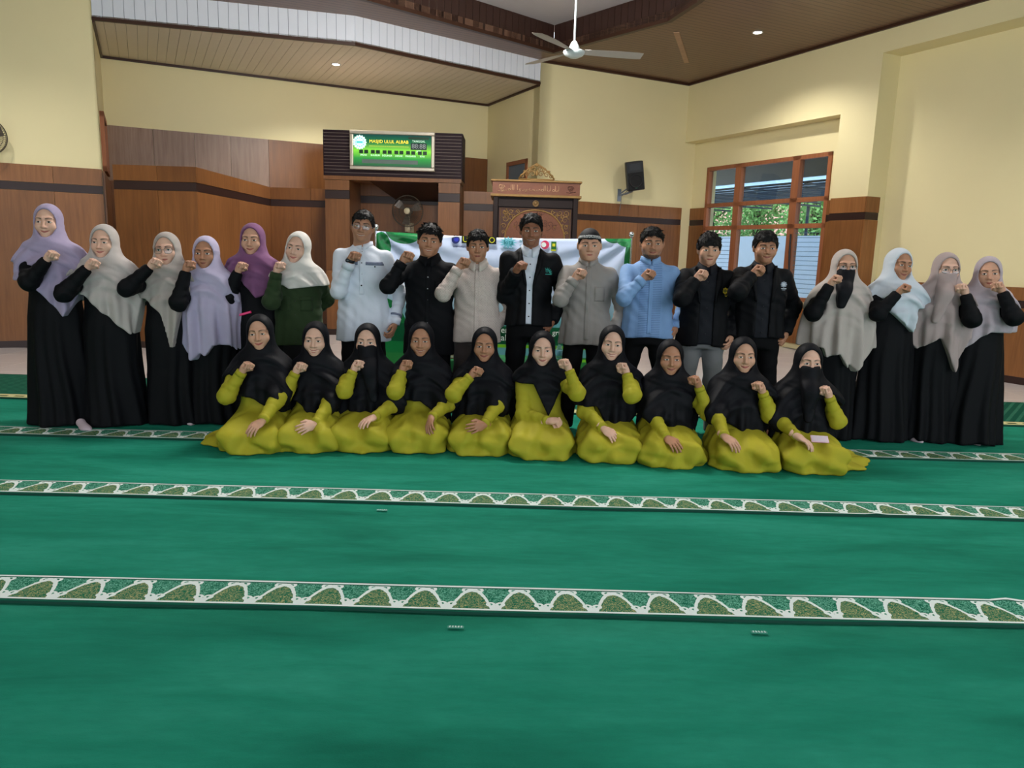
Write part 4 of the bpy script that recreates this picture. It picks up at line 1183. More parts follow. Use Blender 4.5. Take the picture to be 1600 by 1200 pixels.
def nets(f, lo, hi, h):
    """surface nets on a sparse grid: returns verts, quads"""
    lo = np.asarray(lo, float); hi = np.asarray(hi, float)
    S = 4
    nb = np.ceil((hi-lo)/(h*S)).astype(int)+1
    n = nb*S
    cx = [lo[i]+(np.arange(nb[i])+.5)*S*h-.5*h for i in range(3)]
    G = np.stack(np.meshgrid(*cx, indexing='ij'), -1).reshape(-1, 3).astype(F32)
    D0 = f(G).reshape(nb)
    near = np.abs(D0) < S*h*1.35+.012
    D = np.repeat(np.repeat(np.repeat(D0, S, 0), S, 1), S, 2).astype(F32)
    mk = np.repeat(np.repeat(np.repeat(near, S, 0), S, 1), S, 2)
    I = np.argwhere(mk)
    D[mk] = f((lo+I*h).astype(F32))
    s = D < 0
    # cells with mixed corners
    c = np.zeros(tuple(n-1), np.int8)
    for a in (0, 1):
        for b in (0, 1):
            for e in (0, 1): c += s[a:n[0]-1+a, b:n[1]-1+b, e:n[2]-1+e]
    act = (c > 0) & (c < 8)
    C = np.argwhere(act)
    idx = -np.ones(act.shape, np.int32); idx[act] = np.arange(len(C))
    acc = np.zeros((len(C), 3)); cnt = np.zeros(len(C))
    cor = [(a, b, e) for a in (0, 1) for b in (0, 1) for e in (0, 1)]
    Dv = {q: D[C[:, 0]+q[0], C[:, 1]+q[1], C[:, 2]+q[2]] for q in cor}
    for q in cor:
        for ax in range(3):
            if q[ax]: continue
            r = list(q); r[ax] = 1; r = tuple(r)
            d0, d1 = Dv[q], Dv[r]
            m = (d0 < 0) != (d1 < 0)
            t = d0[m]/(d0[m]-d1[m])
            p = np.tile(np.array(q, float), (m.sum(), 1)); p[:, ax] = t
            acc[m] += p; cnt[m] += 1
    V = lo+(C+acc/np.maximum(cnt, 1)[:, None])*h
    Q = []
    for ax in range(3):
        o1, o2 = (ax+1) % 3, (ax+2) % 3
        sl0 = [slice(None)]*3; sl1 = [slice(None)]*3
        sl0[ax] = slice(0, n[ax]-1); sl1[ax] = slice(1, n[ax])
        ch = s[tuple(sl0)] != s[tuple(sl1)]
        E = np.argwhere(ch)
        E = E[(E[:, o1] > 0) & (E[:, o2] > 0) & (E[:, o1] < n[o1]-1) & (E[:, o2] < n[o2]-1)]
        if not len(E): continue
        ins = s[E[:, 0], E[:, 1], E[:, 2]]
        def at(d1, d2):
            K = E.copy(); K[:, o1] += d1; K[:, o2] += d2
            return idx[K[:, 0], K[:, 1], K[:, 2]]
        q = np.stack([at(-1, -1), at(0, -1), at(0, 0), at(-1, 0)], 1)
        q[~ins] = q[~ins][:, ::-1]
        Q.append(q[(q >= 0).all(1)])
    Q = np.concatenate(Q)
    return V, Q
def relax(V, Q, it=2, w=.5):
    for _ in range(it):
        A = np.zeros_like(V); c = np.zeros(len(V))
        for i in range(4):
            a, b = Q[:, i], Q[:, (i+1) % 4]
            for k in range(3):
                A[:, k] += np.bincount(a, V[b, k], len(V))+np.bincount(b, V[a, k], len(V))
            c += np.bincount(a, minlength=len(V))+np.bincount(b, minlength=len(V))
        V = V*(1-w)+w*A/np.maximum(c, 1)[:, None]
    return V
def quad_obj(name, V, Q, mat, parent, mask=None, matidx=None):
    me = bpy.data.meshes.new(name)
    me.vertices.add(len(V)); me.vertices.foreach_set('co', np.asarray(V, F32).ravel())
    me.loops.add(len(Q)*4); me.loops.foreach_set('vertex_index', np.asarray(Q, np.int32).ravel())
    me.polygons.add(len(Q)); me.polygons.foreach_set('loop_start', np.arange(0, len(Q)*4, 4, dtype=np.int32))
    me.polygons.foreach_set('use_smooth', np.ones(len(Q), bool))
    for m in (mat if isinstance(mat, (list, tuple)) else [mat]): me.materials.append(m)
    if matidx is not None: me.polygons.foreach_set('material_index', np.asarray(matidx, np.int32))
    me.update(calc_edges=True)
    if mask is not None:
        at = me.color_attributes.new('mask', 'FLOAT_COLOR', 'POINT')
        at.data.foreach_set('color', np.concatenate([mask, np.ones((len(V), 1))], 1).astype(F32).ravel())
    o = bpy.data.objects.new(name, me); COL.objects.link(o); o.parent = parent
    return o
def sdf_obj(name, f, lo, hi, h, mat, parent, it=1):
    V, Q = nets(f, lo, hi, h)
    return quad_obj(name, relax(V, Q, it, .5) if it else V, Q, mat, parent)

# ---------------------------------------------------------------- heads (origin at eye level, facing -y)
def head_sdf(P, male, smile, wid=1.0, jaw=1.0):
    P = P/np.array([wid, 1, 1], F32)
    X = P.copy(); X[:, 0] = np.abs(X[:, 0])
    d = ell(P, (0, .012, .022), (.0735, .092, .092))
    d = smin(d, ell(P, (0, -.022, -.045), (.057*jaw, .064, .066)), .04)
    d = smin(d, ell(X, (.034, -.056, -.03), (.026, .026, .026)), .03)          # cheeks
    if smile: d = smin(d, ell(X, (.036, -.064, -.034), (.017, .014, .014)), .02)
    d = smin(d, ell(P, (0, -.072, -.094), (.024*jaw, .018, .017)), .03)        # chin
    d = smin(d, cap(X, (.008, -.083, .026), (.045, -.068, .027), .008, .006), .02)   # brow ridge
    d = smax(d, -ell(X, (.031, -.094, .003), (.0185, .016, .0125)), .014)     # eye sockets
    d = smin(d, ell(X, (.031, -.072, .002), (.0165, .0125, .0125)), .006)     # lids over the eyeballs
    d = smin(d, cap(P, (0, -.084, .012), (0, -.104, -.030), .0065, .0105), .014)     # nose
    d = smin(d, ell(X, (.0125, -.092, -.034), (.0085, .0095, .0075)), .008)
    zz = -.064
    cu = (.001, .007, .008)[smile]
    mw = (.021, .027, .029)[smile]
    op = (0, 0, .0042)[smile]
    d = smin(d, ell(P, (0, -.076, zz-.001), (.027, .014, .017)), .02)         # mouth mound
    d = smax(d, -cap(X, (0, -.0945, zz-.0008), (mw, -.0835, zz+cu), .0035, .003), .005)
    if male: d = smin(d, ell(X, (.0745, .008, -.006), (.008, .017, .029), np.array([[.94, -.34, 0], [.34, .94, 0], [0, 0, 1]])), .008)
    nr = .055 if male else .046
    d = smin(d, cap(P, (0, .018, -.06), (0, .03, -.21), nr, nr*1.08), .03)
    return d
def head_mask(V, male, smile, wid):
    x = np.abs(V[:, 0]/wid); y, z = V[:, 1], V[:, 2]
    fr = y < -.045
    zz = -.064; cu = (.001, .007, .008)[smile]; mw = (.021, .027, .029)[smile]; op = (0, 0, .0042)[smile]
    tz = zz+cu*np.clip(x/mw, 0, 1)**1.5
    up = (z > tz-.0005) & (z < tz+.0078*(1-(x/mw)**2)+.0005) & (x < mw)
    lo = (z <= tz-op*1.6*(1-(x/mw)**2)) & (z > tz-(.0125+op*1.4)*(1-(x/mw)**2)) & (x < mw)
    lips = np.zeros(len(V), F32)
    bz = .0235+.0045*np.sin(np.clip((x-.012)/.036, 0, 1)*2.6)
    bw = (.0046 if male else .0036)*np.clip(1.25-(x-.012)/.045, .3, 1)
    brow = (np.clip(1.5-np.abs(z-bz)/bw, 0, 1)*(x > .011)*(x < .050)*fr).astype(F32)
    return np.stack([lips, brow, np.zeros(len(V))], 1)
_heads = {}
def get_head(male, smile, wid, jaw):
    k = (male, smile, wid, jaw)
    if k not in _heads:
        V, Q = nets(lambda P: head_sdf(P, male, smile, wid, jaw), (-.10, -.125, -.215), (.10, .115, .13), .0036)
        V = relax(V, Q, 1, .35)
        _heads[k] = (V, Q, head_mask(V, male, smile, wid))
    return _heads[k]

# ---------------------------------------------------------------- hands (wrist at origin, +z towards knuckles, palm -y, thumb +x)
def fist_sdf(P):
    d = ell(P, (0, .002, .046), (.039, .019, .046))
    d = smin(d, cap(P, (0, .0, -.07), (0, 0, .02), .026, .027), .02)
    for i, (x, dz, r) in enumerate(((.029, 0, .0103), (.0095, .004, .0107), (-.0105, .001, .0102), (-.029, -.006, .009))):
        f = cap(P, (x*.95, .004, .080+dz), (x, -.034, .088+dz), r*1.02, r)
        f = smin(f, cap(P, (x, -.034, .088+dz), (x*.98, -.040, .056+dz), r, r*.95), .004)
        f = smin(f, cap(P, (x*.98, -.040, .056+dz), (x*.95, -.018, .050+dz), r*.95, r*.9), .004)
        d = smin(d, f, .0035)
    t = cap(P, (.030, -.006, .026), (.041, -.028, .050), .0135, .012)
    t = smin(t, cap(P, (.041, -.028, .050), (.012, -.053, .062), .0115, .0098), .005)
    return smin(d, t, .005)
def open_sdf(P, curl=.25, spread=1.0):
    d = ell(P, (0, 0, .046), (.040, .015, .047))
    d = smin(d, cap(P, (0, .0, -.07), (0, 0, .02), .025, .026), .02)
    for (x, sp, L, r) in ((.030, .10, .070, .0092), (.010, .03, .078, .0096), (-.010, -.04, .072, .0092), (-.029, -.12, .056, .0082)):
        p = np.array([x, 0, .084 if abs(x) < .02 else .078]); a = 0.15
        f = None
        for k, l in enumerate((L*.45, L*.30, L*.25)):
            a += curl*(1.0+.4*k)
            q = p+l*np.array([sp*spread, -math.sin(a), math.cos(a)])
            g = cap(P, p, q, r*(1-.08*k), r*(.94-.08*k)); f = g if f is None else smin(f, g, .004); p = q
        d = smin(d, f, .004)
    t = cap(P, (.030, -.004, .024), (.050, -.014, .052), .0135, .0115)
    t = smin(t, cap(P, (.050, -.014, .052), (.054, -.024, .084), .0112, .009), .005)
    return smin(d, t, .006)
_hands = {}
def get_hand(kind):
    if kind not in _hands:
        f = {'fist': fist_sdf, 'flat': lambda P: open_sdf(P, .22, 1.1), 'loose': lambda P: open_sdf(P, .48, .6)}[kind]
        V, Q = nets(f, (-.065, -.115, -.055), (.085, .055, .185), .0036)
        _hands[kind] = (relax(V, Q, 1, .3), Q)
    return _hands[kind]
def frame_from(z, palm):
    """rotation with +z = z and -y = palm direction"""
    z = np.asarray(z, float); z = z/np.linalg.norm(z)
    y = -np.asarray(palm, float); y = y-z*(y@z); y /= np.linalg.norm(y)
    x = np.cross(y, z)
    return np.stack([x, y, z], 1)

# ---------------------------------------------------------------- materials for people
def skin_mat(name, rgb, lips, brow=(34, 24, 22)):
    t = NT(name); a = t.node('ShaderNodeAttribute', attribute_name='mask')
    s = t.sep(a.outputs['Vector'])
    c = srgb(*rgb); n = t.noise(t.coords(), 30, 3)
    col = t.mix(n, shade(c, .93), shade(c, 1.06))
    col = t.mix(t.math('MULTIPLY', s[0], .75), col, srgb(*lips))
    col = t.mix(t.math('MULTIPLY', s[1], .92), col, srgb(*brow))
    col = t.mix(t.math('MULTIPLY', s[2], .85), col, srgb(30, 24, 22))
    t.bsdf.inputs['Subsurface Weight'].default_value = .08
    t.bsdf.inputs['Subsurface Radius'].default_value = (.012, .005, .003)
    return t.done(col, .48, .35)
SKIN = {'fair': skin_mat('skin_fair', (218, 174, 152), (174, 84, 80)), 'light': skin_mat('skin_light', (202, 154, 128), (158, 76, 70)),
        'tan': skin_mat('skin_tan', (176, 126, 98), (136, 70, 62)), 'brown': skin_mat('skin_brown', (148, 98, 74), (116, 62, 54))}
LIPS = {k: plain('lips_'+k, c, .4, .4, var=.05) for k, c in (('fair', (176, 106, 98)), ('light', (166, 90, 82)), ('tan', (144, 82, 72)), ('brown', (124, 72, 62)))}
def cloth(name, rgb, rough=.8, sheen=.15, weave=420, var=.06, spec=.15):
    if name in _plain: return _plain[name]
    t = NT(name); c = srgb(*rgb); co = t.coords()
    n = t.noise(co, 6, 4); f = t.noise(co, weave, 2)
    col = t.mix(n, shade(c, 1-var), shade(c, 1+var))
    t.bump(t.math('ADD', t.math('MULTIPLY', t.noise(co, 14, 2, .4, .8), 1.2), t.math('MULTIPLY', f, .12)), .22, .012)
    _plain[name] = t.done(col, rough, spec, 0, sheen); return _plain[name]
BLACK = cloth('black_crepe', (11, 12, 16), .7, .0)
OLIVE = cloth('chartreuse_crepe', (166, 158, 44), .65, .0, var=.04)
BLKHIJ = cloth('black_hijab_cloth', (12, 13, 19), .62, .0)
M_EYEW = plain('eye_white', (226, 218, 210), .25, .5, var=.02); M_IRIS = plain('eye_iris', (28, 18, 14), .15, .5); M_LASH = plain('lash_black', (18, 14, 14), .6)
M_HAIR = plain('black_hair', (14, 12, 13), .62, .2, bump=.3, bscale=90)
M_TEETH = plain('teeth', (232, 226, 214), .3, .5)
M_BTN = plain('dark_button', (30, 30, 36), .35); M_BTNP = plain('pale_button', (170, 172, 176), .3)
M_LENSF = plain('spectacle_frame', (48, 44, 44), .3, .5); M_LENS = glass('spectacle_lens', (240, 242, 244), .02, .10)

def fold_fn(seed, amp, k0=7, z0=1.0, z1=0.0, hem=1.0):
    """vertical folds growing from z0 (none) down to z1 (full)"""
    rg = np.random.RandomState(seed); ph = rg.rand(6)*6.28; ks = [k0, k0+4, k0+7, k0*2+1]
    def g(th, z):
        a = np.clip((z0-z)/(z0-z1), 0, 1)**1.1*amp
        w = th+.12*np.sin(z*5+ph[4])
        return (a*(.5*np.sin(ks[0]*w+ph[0])+.3*np.sin(ks[1]*w+ph[1])+.22*np.sin(ks[2]*w+ph[2])+.12*np.sin(ks[3]*w+ph[3]))).astype(F32)
    return g
def ik(S, W, a, b, pole):
    S, W, pole = map(lambda v: np.asarray(v, float), (S, W, pole))
    d = W-S; L = np.linalg.norm(d)
    if L > (a+b)*.985: W = S+d/L*(a+b)*.985; d = W-S; L = np.linalg.norm(d)
    u = d/L; x = (a*a-b*b+L*L)/(2*L); hgt = math.sqrt(max(a*a-x*x, 0))
    p = pole-u*(pole@u); p /= np.linalg.norm(p)
    return S+u*x+p*hgt, W
def sleeve(P, S, E, W, rs, re, rw, seed=0, loose=1.0):
    """arm of a garment with gathered creases round the elbow"""
    d1 = cap(P, S, E, rs, re); d2 = cap(P, E, W, re*.98, rw)
    t1 = capt(P, S, E); t2 = capt(P, E, W)
    n = vnoise(P, 34, seed)
    c1 = .006*loose*np.sin(t1*26+2.2*n)*np.clip(t1*1.6-.4, 0, 1)
    c2 = .006*loose*np.sin(t2*24+2.4*n)*np.clip(1.2-t2*1.2, 0, 1)
    ax = (np.asarray(W)-np.asarray(E)); ax = ax/np.linalg.norm(ax)
    cut = (P-np.asarray(W, F32))@ax.astype(F32)
    return smin(d1-c1, smax(d2-c2, cut, .006), .035)
def front_y(f, x, z, y0=-.6, y1=.3, step=.003):
    ys = np.arange(y0, y1, step, dtype=F32)
    P = np.stack([np.full_like(ys, x), ys, np.full_like(ys, z)], 1)
    m = f(P) < 0; return float(ys[np.argmax(m)]) if m.any() else -.065
def grad(f, p, e=.004):
    P = np.array([p, p, p], F32); g = (f(P+np.eye(3, dtype=F32)*e)-f(P-np.eye(3, dtype=F32)*e))
    return g/(np.linalg.norm(g)+1e-9)

def put_face(root, hc, Rh, spec, mats, veil=None):
    """eyes, lashes, teeth, glasses as parts"""
    wid = spec.get('wid', 1.0)*1.08 if spec.get('male') else spec.get('wid', 1.05); smile = spec.get('smile', False)
    sq = .0062 if not smile else .0053
    for s in (-1, 1):
        m = MB(); c = np.array([s*.031*wid, -.0835, .0015])
        for i, (rx, rz, yy, mi) in enumerate(((.0155, sq, 0, 0),)):
            m.ball(c, (rx, .0055, rz), 16, 10, 0)
        m.ball(c+np.array([0, -.0032, .0003]), (.0067, .0036, min(.0064, sq*1.02)), 12, 8, 1)
        m.tube([c+np.array([-.0165, .002, -.0005]), c+np.array([-.008, -.0035, sq*.82]), c+np.array([0, -.0055, sq*1.05]), c+np.array([.008, -.0035, sq*.82]), c+np.array([.0165, .002, -.0005])], [.0007, .0016, .0020, .0016, .0007], 6, mi=2)
        m.v = [tuple(hc+Rh@np.array(v)) for v in m.v]
        m.build('eye', [M_EYEW, M_IRIS, M_LASH], root, True)
    if not veil:
        cu = (.001, .0065, .0085)[int(smile)]; mw = (.0215, .026, .029)[int(smile)]; op = (.0, .0, .0058)[int(smile)]
        m = MB(); n = 16; rows = []
        fl = spec.get('lipf', 1.0 if not spec.get('male') else .85)
        for i in range(n+1):
            u = -1+2*i/n; a = 1-u*u; x = u*mw*wid; y = -.0932+.0108*u*u; zc = -.0645+cu*abs(u)**1.6
            bow = .0068*fl*a**.7*(1-.18*math.exp(-(u/.16)**2))
            lo_ = .0094*fl*a**.8
            rows.append([(x, y+.0035, zc+bow+.0008), (x, y-.0012*a, zc+bow*.62), (x, y-.0008*a, zc+.0004), (x, y+.0016, zc),
                         (x, y+.0016, zc-op*a**.5), (x, y-.0002*a, zc-.0006-op*a**.5), (x, y-.0028*a, zc-lo_*.5-op*a**.5), (x, y+.0035, zc-lo_-op*a**.5-.0006)])
        vs = [p for r in rows for p in r]
        for i in range(n):
            for k_ in range(7):
                m.add([vs[8*i+k_], vs[8*i+k_+1], vs[8*i+8+k_+1], vs[8*i+8+k_]], [(0, 1, 2, 3)], 1 if k_ == 3 else 0)
        m.v = [tuple(hc+Rh@np.array(v)) for v in m.v]
        m.build('mouth', [LIPS[spec.get('skin', 'light')], M_TEETH if smile == 2 else M_LASH], root, True)
    if spec.get('glasses'):
        g = MB(); L = MB()
        rx, rz = spec.get('lens', (.024, .019))
        for s in (-1, 1):
            pts = [np.array([s*.033*wid+rx*math.copysign(abs(math.cos(a))**.8, math.cos(a)), -.105+.012*abs(math.cos(a))*(1 if math.cos(a)*s > 0 else 0), -.001+rz*math.copysign(abs(math.sin(a))**.8, math.sin(a))]) for a in np.linspace(0, 2*math.pi, 25)]
            g.tube(pts, .0014, 6, cap=False)
            L.add([pts[0]*0+np.mean(pts[:-1], 0)]+pts[:-1], [(0, i+1, (i+1) % 24+1) for i in range(24)])
            g.tube([(s*(.033*wid+rx), -.093, .004), (s*.076*wid, -.03, .004), (s*.078*wid, .02, .0)], .0015, 6)
        g.tube([(-.010, -.105, .002), (0, -.111, .005), (.010, -.105, .002)], .0014, 6)
        for q in (g, L): q.v = [tuple(hc+Rh@np.array(v)) for v in q.v]
        fo_ = g.build('spectacles', spec.get('frame', M_LENSF), root, True); L.build('lens', M_LENS, fo_, True)
def rot_h(yaw, tilt, nod=0.0):
    a, b, c = math.radians(yaw), math.radians(tilt), math.radians(nod)
    Rz_ = np.array([[math.cos(a), -math.sin(a), 0], [math.sin(a), math.cos(a), 0], [0, 0, 1]])
    Ry_ = np.array([[math.cos(b), 0, math.sin(b)], [0, 1, 0], [-math.sin(b), 0, math.cos(b)]])
    Rx_ = np.array([[1, 0, 0], [0, math.cos(c), -math.sin(c)], [0, math.sin(c), math.cos(c)]])
    return Rz_@Ry_@Rx_

def hijab_sdf_fn(hc, Rh, zs, sh, arms, hemf, seed, width=1.0, depth=1.0, open_r=(.062, .088), amp=1.0, style=1.0, flare=0.0, back=None, lowz=.3, tent=1.0, slit=None, cov=.024):
    """head scarf: hood with a face opening, wrapped under the chin, falling over shoulders and upper arms"""
    hc = np.asarray(hc, float); Ri = Rh
    rg = np.random.RandomState(seed); ph = rg.rand(8)*6.28
    prof = [(zs+.16, .07, .08, .012), (zs+.115, .096*tent, .095, .010), (zs+.07, .126*tent, .112, .005), (zs+.03, .162*width, .126, 0), (zs-.02, .205*width, .145*depth, 0), (zs-.09, (.232+.2*flare)*width, .165*depth, -.005), (zs-.22, (.240+.4*flare)*width, .182*depth, -.012), (zs-.40, (.236+.55*flare)*width, .186*depth, -.014), (zs-lowz-.3, (.236+.6*flare)*width, .19*depth, -.014)]
    def f(P):
        q = (P-hc.astype(F32))@Ri.astype(F32)
        hood = ell(q, (0, .012, .020), (.095, .114, .101+cov))
        hood = smin(hood, ell(q, (0, -.012, -.058), (.081, .086, .078)), .03)
        neck = cap(P, hc+Rh@np.array([0, .01, -.07]), (0, .0, zs+.02), .082, .10)
        d = smin(hood, neck, .035)
        cape = loft(P, prof)
        x, y, z = P[:, 0], P[:, 1], P[:, 2]
        for (a, b, r) in arms: cape = smin(cape, cap(P, a, b, r, r*.95), .07)
        # drapery: curved swags across the chest, hanging folds lower down
        t = np.clip((zs+.10-z)/.16, 0, 1)
        fr = np.clip(-y/.08, 0, 1)
        sw = style
        u = z+.42*(x-.02*sw)**2/.12*.9+.30*sw*x+.02*vnoise(P, 9, seed)
        s1 = u*9.0+ph[0]; swag = (np.abs(np.mod(s1, 1)-.5)*4-1)*.6+np.sin(u*37+ph[1]+1.5*x*8)*.45+np.sin(u*90+ph[6]+9*x)*.18
        th = np.arctan2(y, x)
        hang = np.sin(9*th+ph[2]+1.2*np.sin(z*6+ph[3]))*.6+np.sin(15*th+ph[4])*.4
        low = np.clip((zs-.05-z)/.3, 0, 1)
        cape = cape-amp*t*(.0150*swag*fr*(1-low)+.018*hang*low*(1-.3*fr)+.012*hang*fr*low).astype(F32)
        def step(v, w=.004): return 1/(1+np.exp(-np.clip(v/w, -20, 20)))
        cape = cape-(amp*fr*(.010*step(z-(zs-.035+.50*sw*x-.9*x*x))+.008*step(z-(zs+.030+.22*sw*x-.8*x*x)))).astype(F32)
        d = smin(d, cape, .05)
        d = d-amp*(.0028*np.sin(58*(z-hc[2])+16*np.abs(x)+9*y+ph[5])*np.clip((hc[2]-.06-z)/.06, 0, 1)*np.clip((z-zs)/.06, 0, 1)).astype(F32)
        # face opening
        qo = np.sqrt((q[:, 0]/open_r[0])**2+((q[:, 2]+.007)/open_r[1])**2)
        op = np.maximum((qo-1)*open_r[0], q[:, 1]+.01)
        d = smax(d, -op, .010)
        if slit is not None: d = smax(d, .0-np.minimum(cap(P, slit[0], slit[1], .066), cap(P, slit[1], slit[2], .066, .058)), .02)
        hem = hemf(x, y)
        d = smax(d, (hem-z)*.8, .008)
        return d
    return f
def tip_hem(zc, xt, zt, slope_l, slope_r, zback=None, cap_z=None):
    """hem that is lowest at (xt, zt) and climbs to both sides; behind the arms it hangs at zback"""
    def h(x, y):
        z = zt+np.where(x < xt, (xt-x)*slope_l, (x-xt)*slope_r)
        z = np.minimum(z, zc)
        if zback is not None: z = np.where(y > .03, zback, z)
        return z.astype(F32)
    return h
def veil_fn(hc, Rh, z_tip, x_tip=0.0, wtop=.070, chest_y=-.225):
    """cloth over nose and mouth hanging to the chest"""
    def f(P):
        q = (P-np.asarray(hc, F32))@Rh.astype(F32)
        a = ell(q, (0, -.018, -.05), (.078, .099, .088))
        a = smin(a, ell(q, (0, -.07, -.035), (.032, .052, .048)), .03)
        p0 = np.asarray(hc)+Rh@np.array([0, -.03, -.08]); zm = hc[2]-.20
        if z_tip < zm-.06:
            pm = np.array([hc[0]+(x_tip-hc[0])*(hc[2]-.08-zm)/(hc[2]-.08-z_tip), chest_y+.085, zm])
            b = smin(cap(P, p0, pm, .078, .078), cap(P, pm, (x_tip, chest_y+.065, z_tip-.02), .078, .06), .03)
        else: b = cap(P, p0, (x_tip, chest_y+.055, z_tip-.02), .078, .065)
        d = smin(a, b, .05)
        d = d-.003*np.sin(P[:, 0]*70+6*np.sin(P[:, 2]*9))*np.clip((hc[2]-.1-P[:, 2])/.1, 0, 1)
        w = np.interp(P[:, 2], [z_tip-.02, z_tip+.02, hc[2]-.1, hc[2]], [.012, .030, wtop, wtop]).astype(F32)
        d = smax(d, np.abs(P[:, 0]-np.interp(P[:, 2], [z_tip, hc[2]], [x_tip, hc[0]]).astype(F32))-w, .012)
        d = smax(d, q[:, 2]+.019-.008*np.abs(q[:, 0])/.05, .004)
        d = smax(d, P[:, 1]-(hc[1]-.015), .01)
        return smax(d, z_tip-P[:, 2], .01)
    return f

def arm_parts(root, S, E, W, kind, palm, sc, hside, col, VV, QQ, MM, zdir=None):
    """add the hand to the body lists; hside +1 = thumb on +x of the template (person's right hand), -1 mirrored"""
    V, Q = get_hand(kind); V = V.copy()
    if hside < 0: V[:, 0] *= -1; Q = Q[:, ::-1]
    z = (np.asarray(W)-np.asarray(E)) if zdir is None else np.asarray(zdir)
    R = frame_from(z, palm)
    V = np.asarray(W)+(V*sc)@R.T
    VV.append(V); QQ.append(Q+sum(len(a) for a in VV[:-1])); MM.append(np.zeros((len(V), 3)))

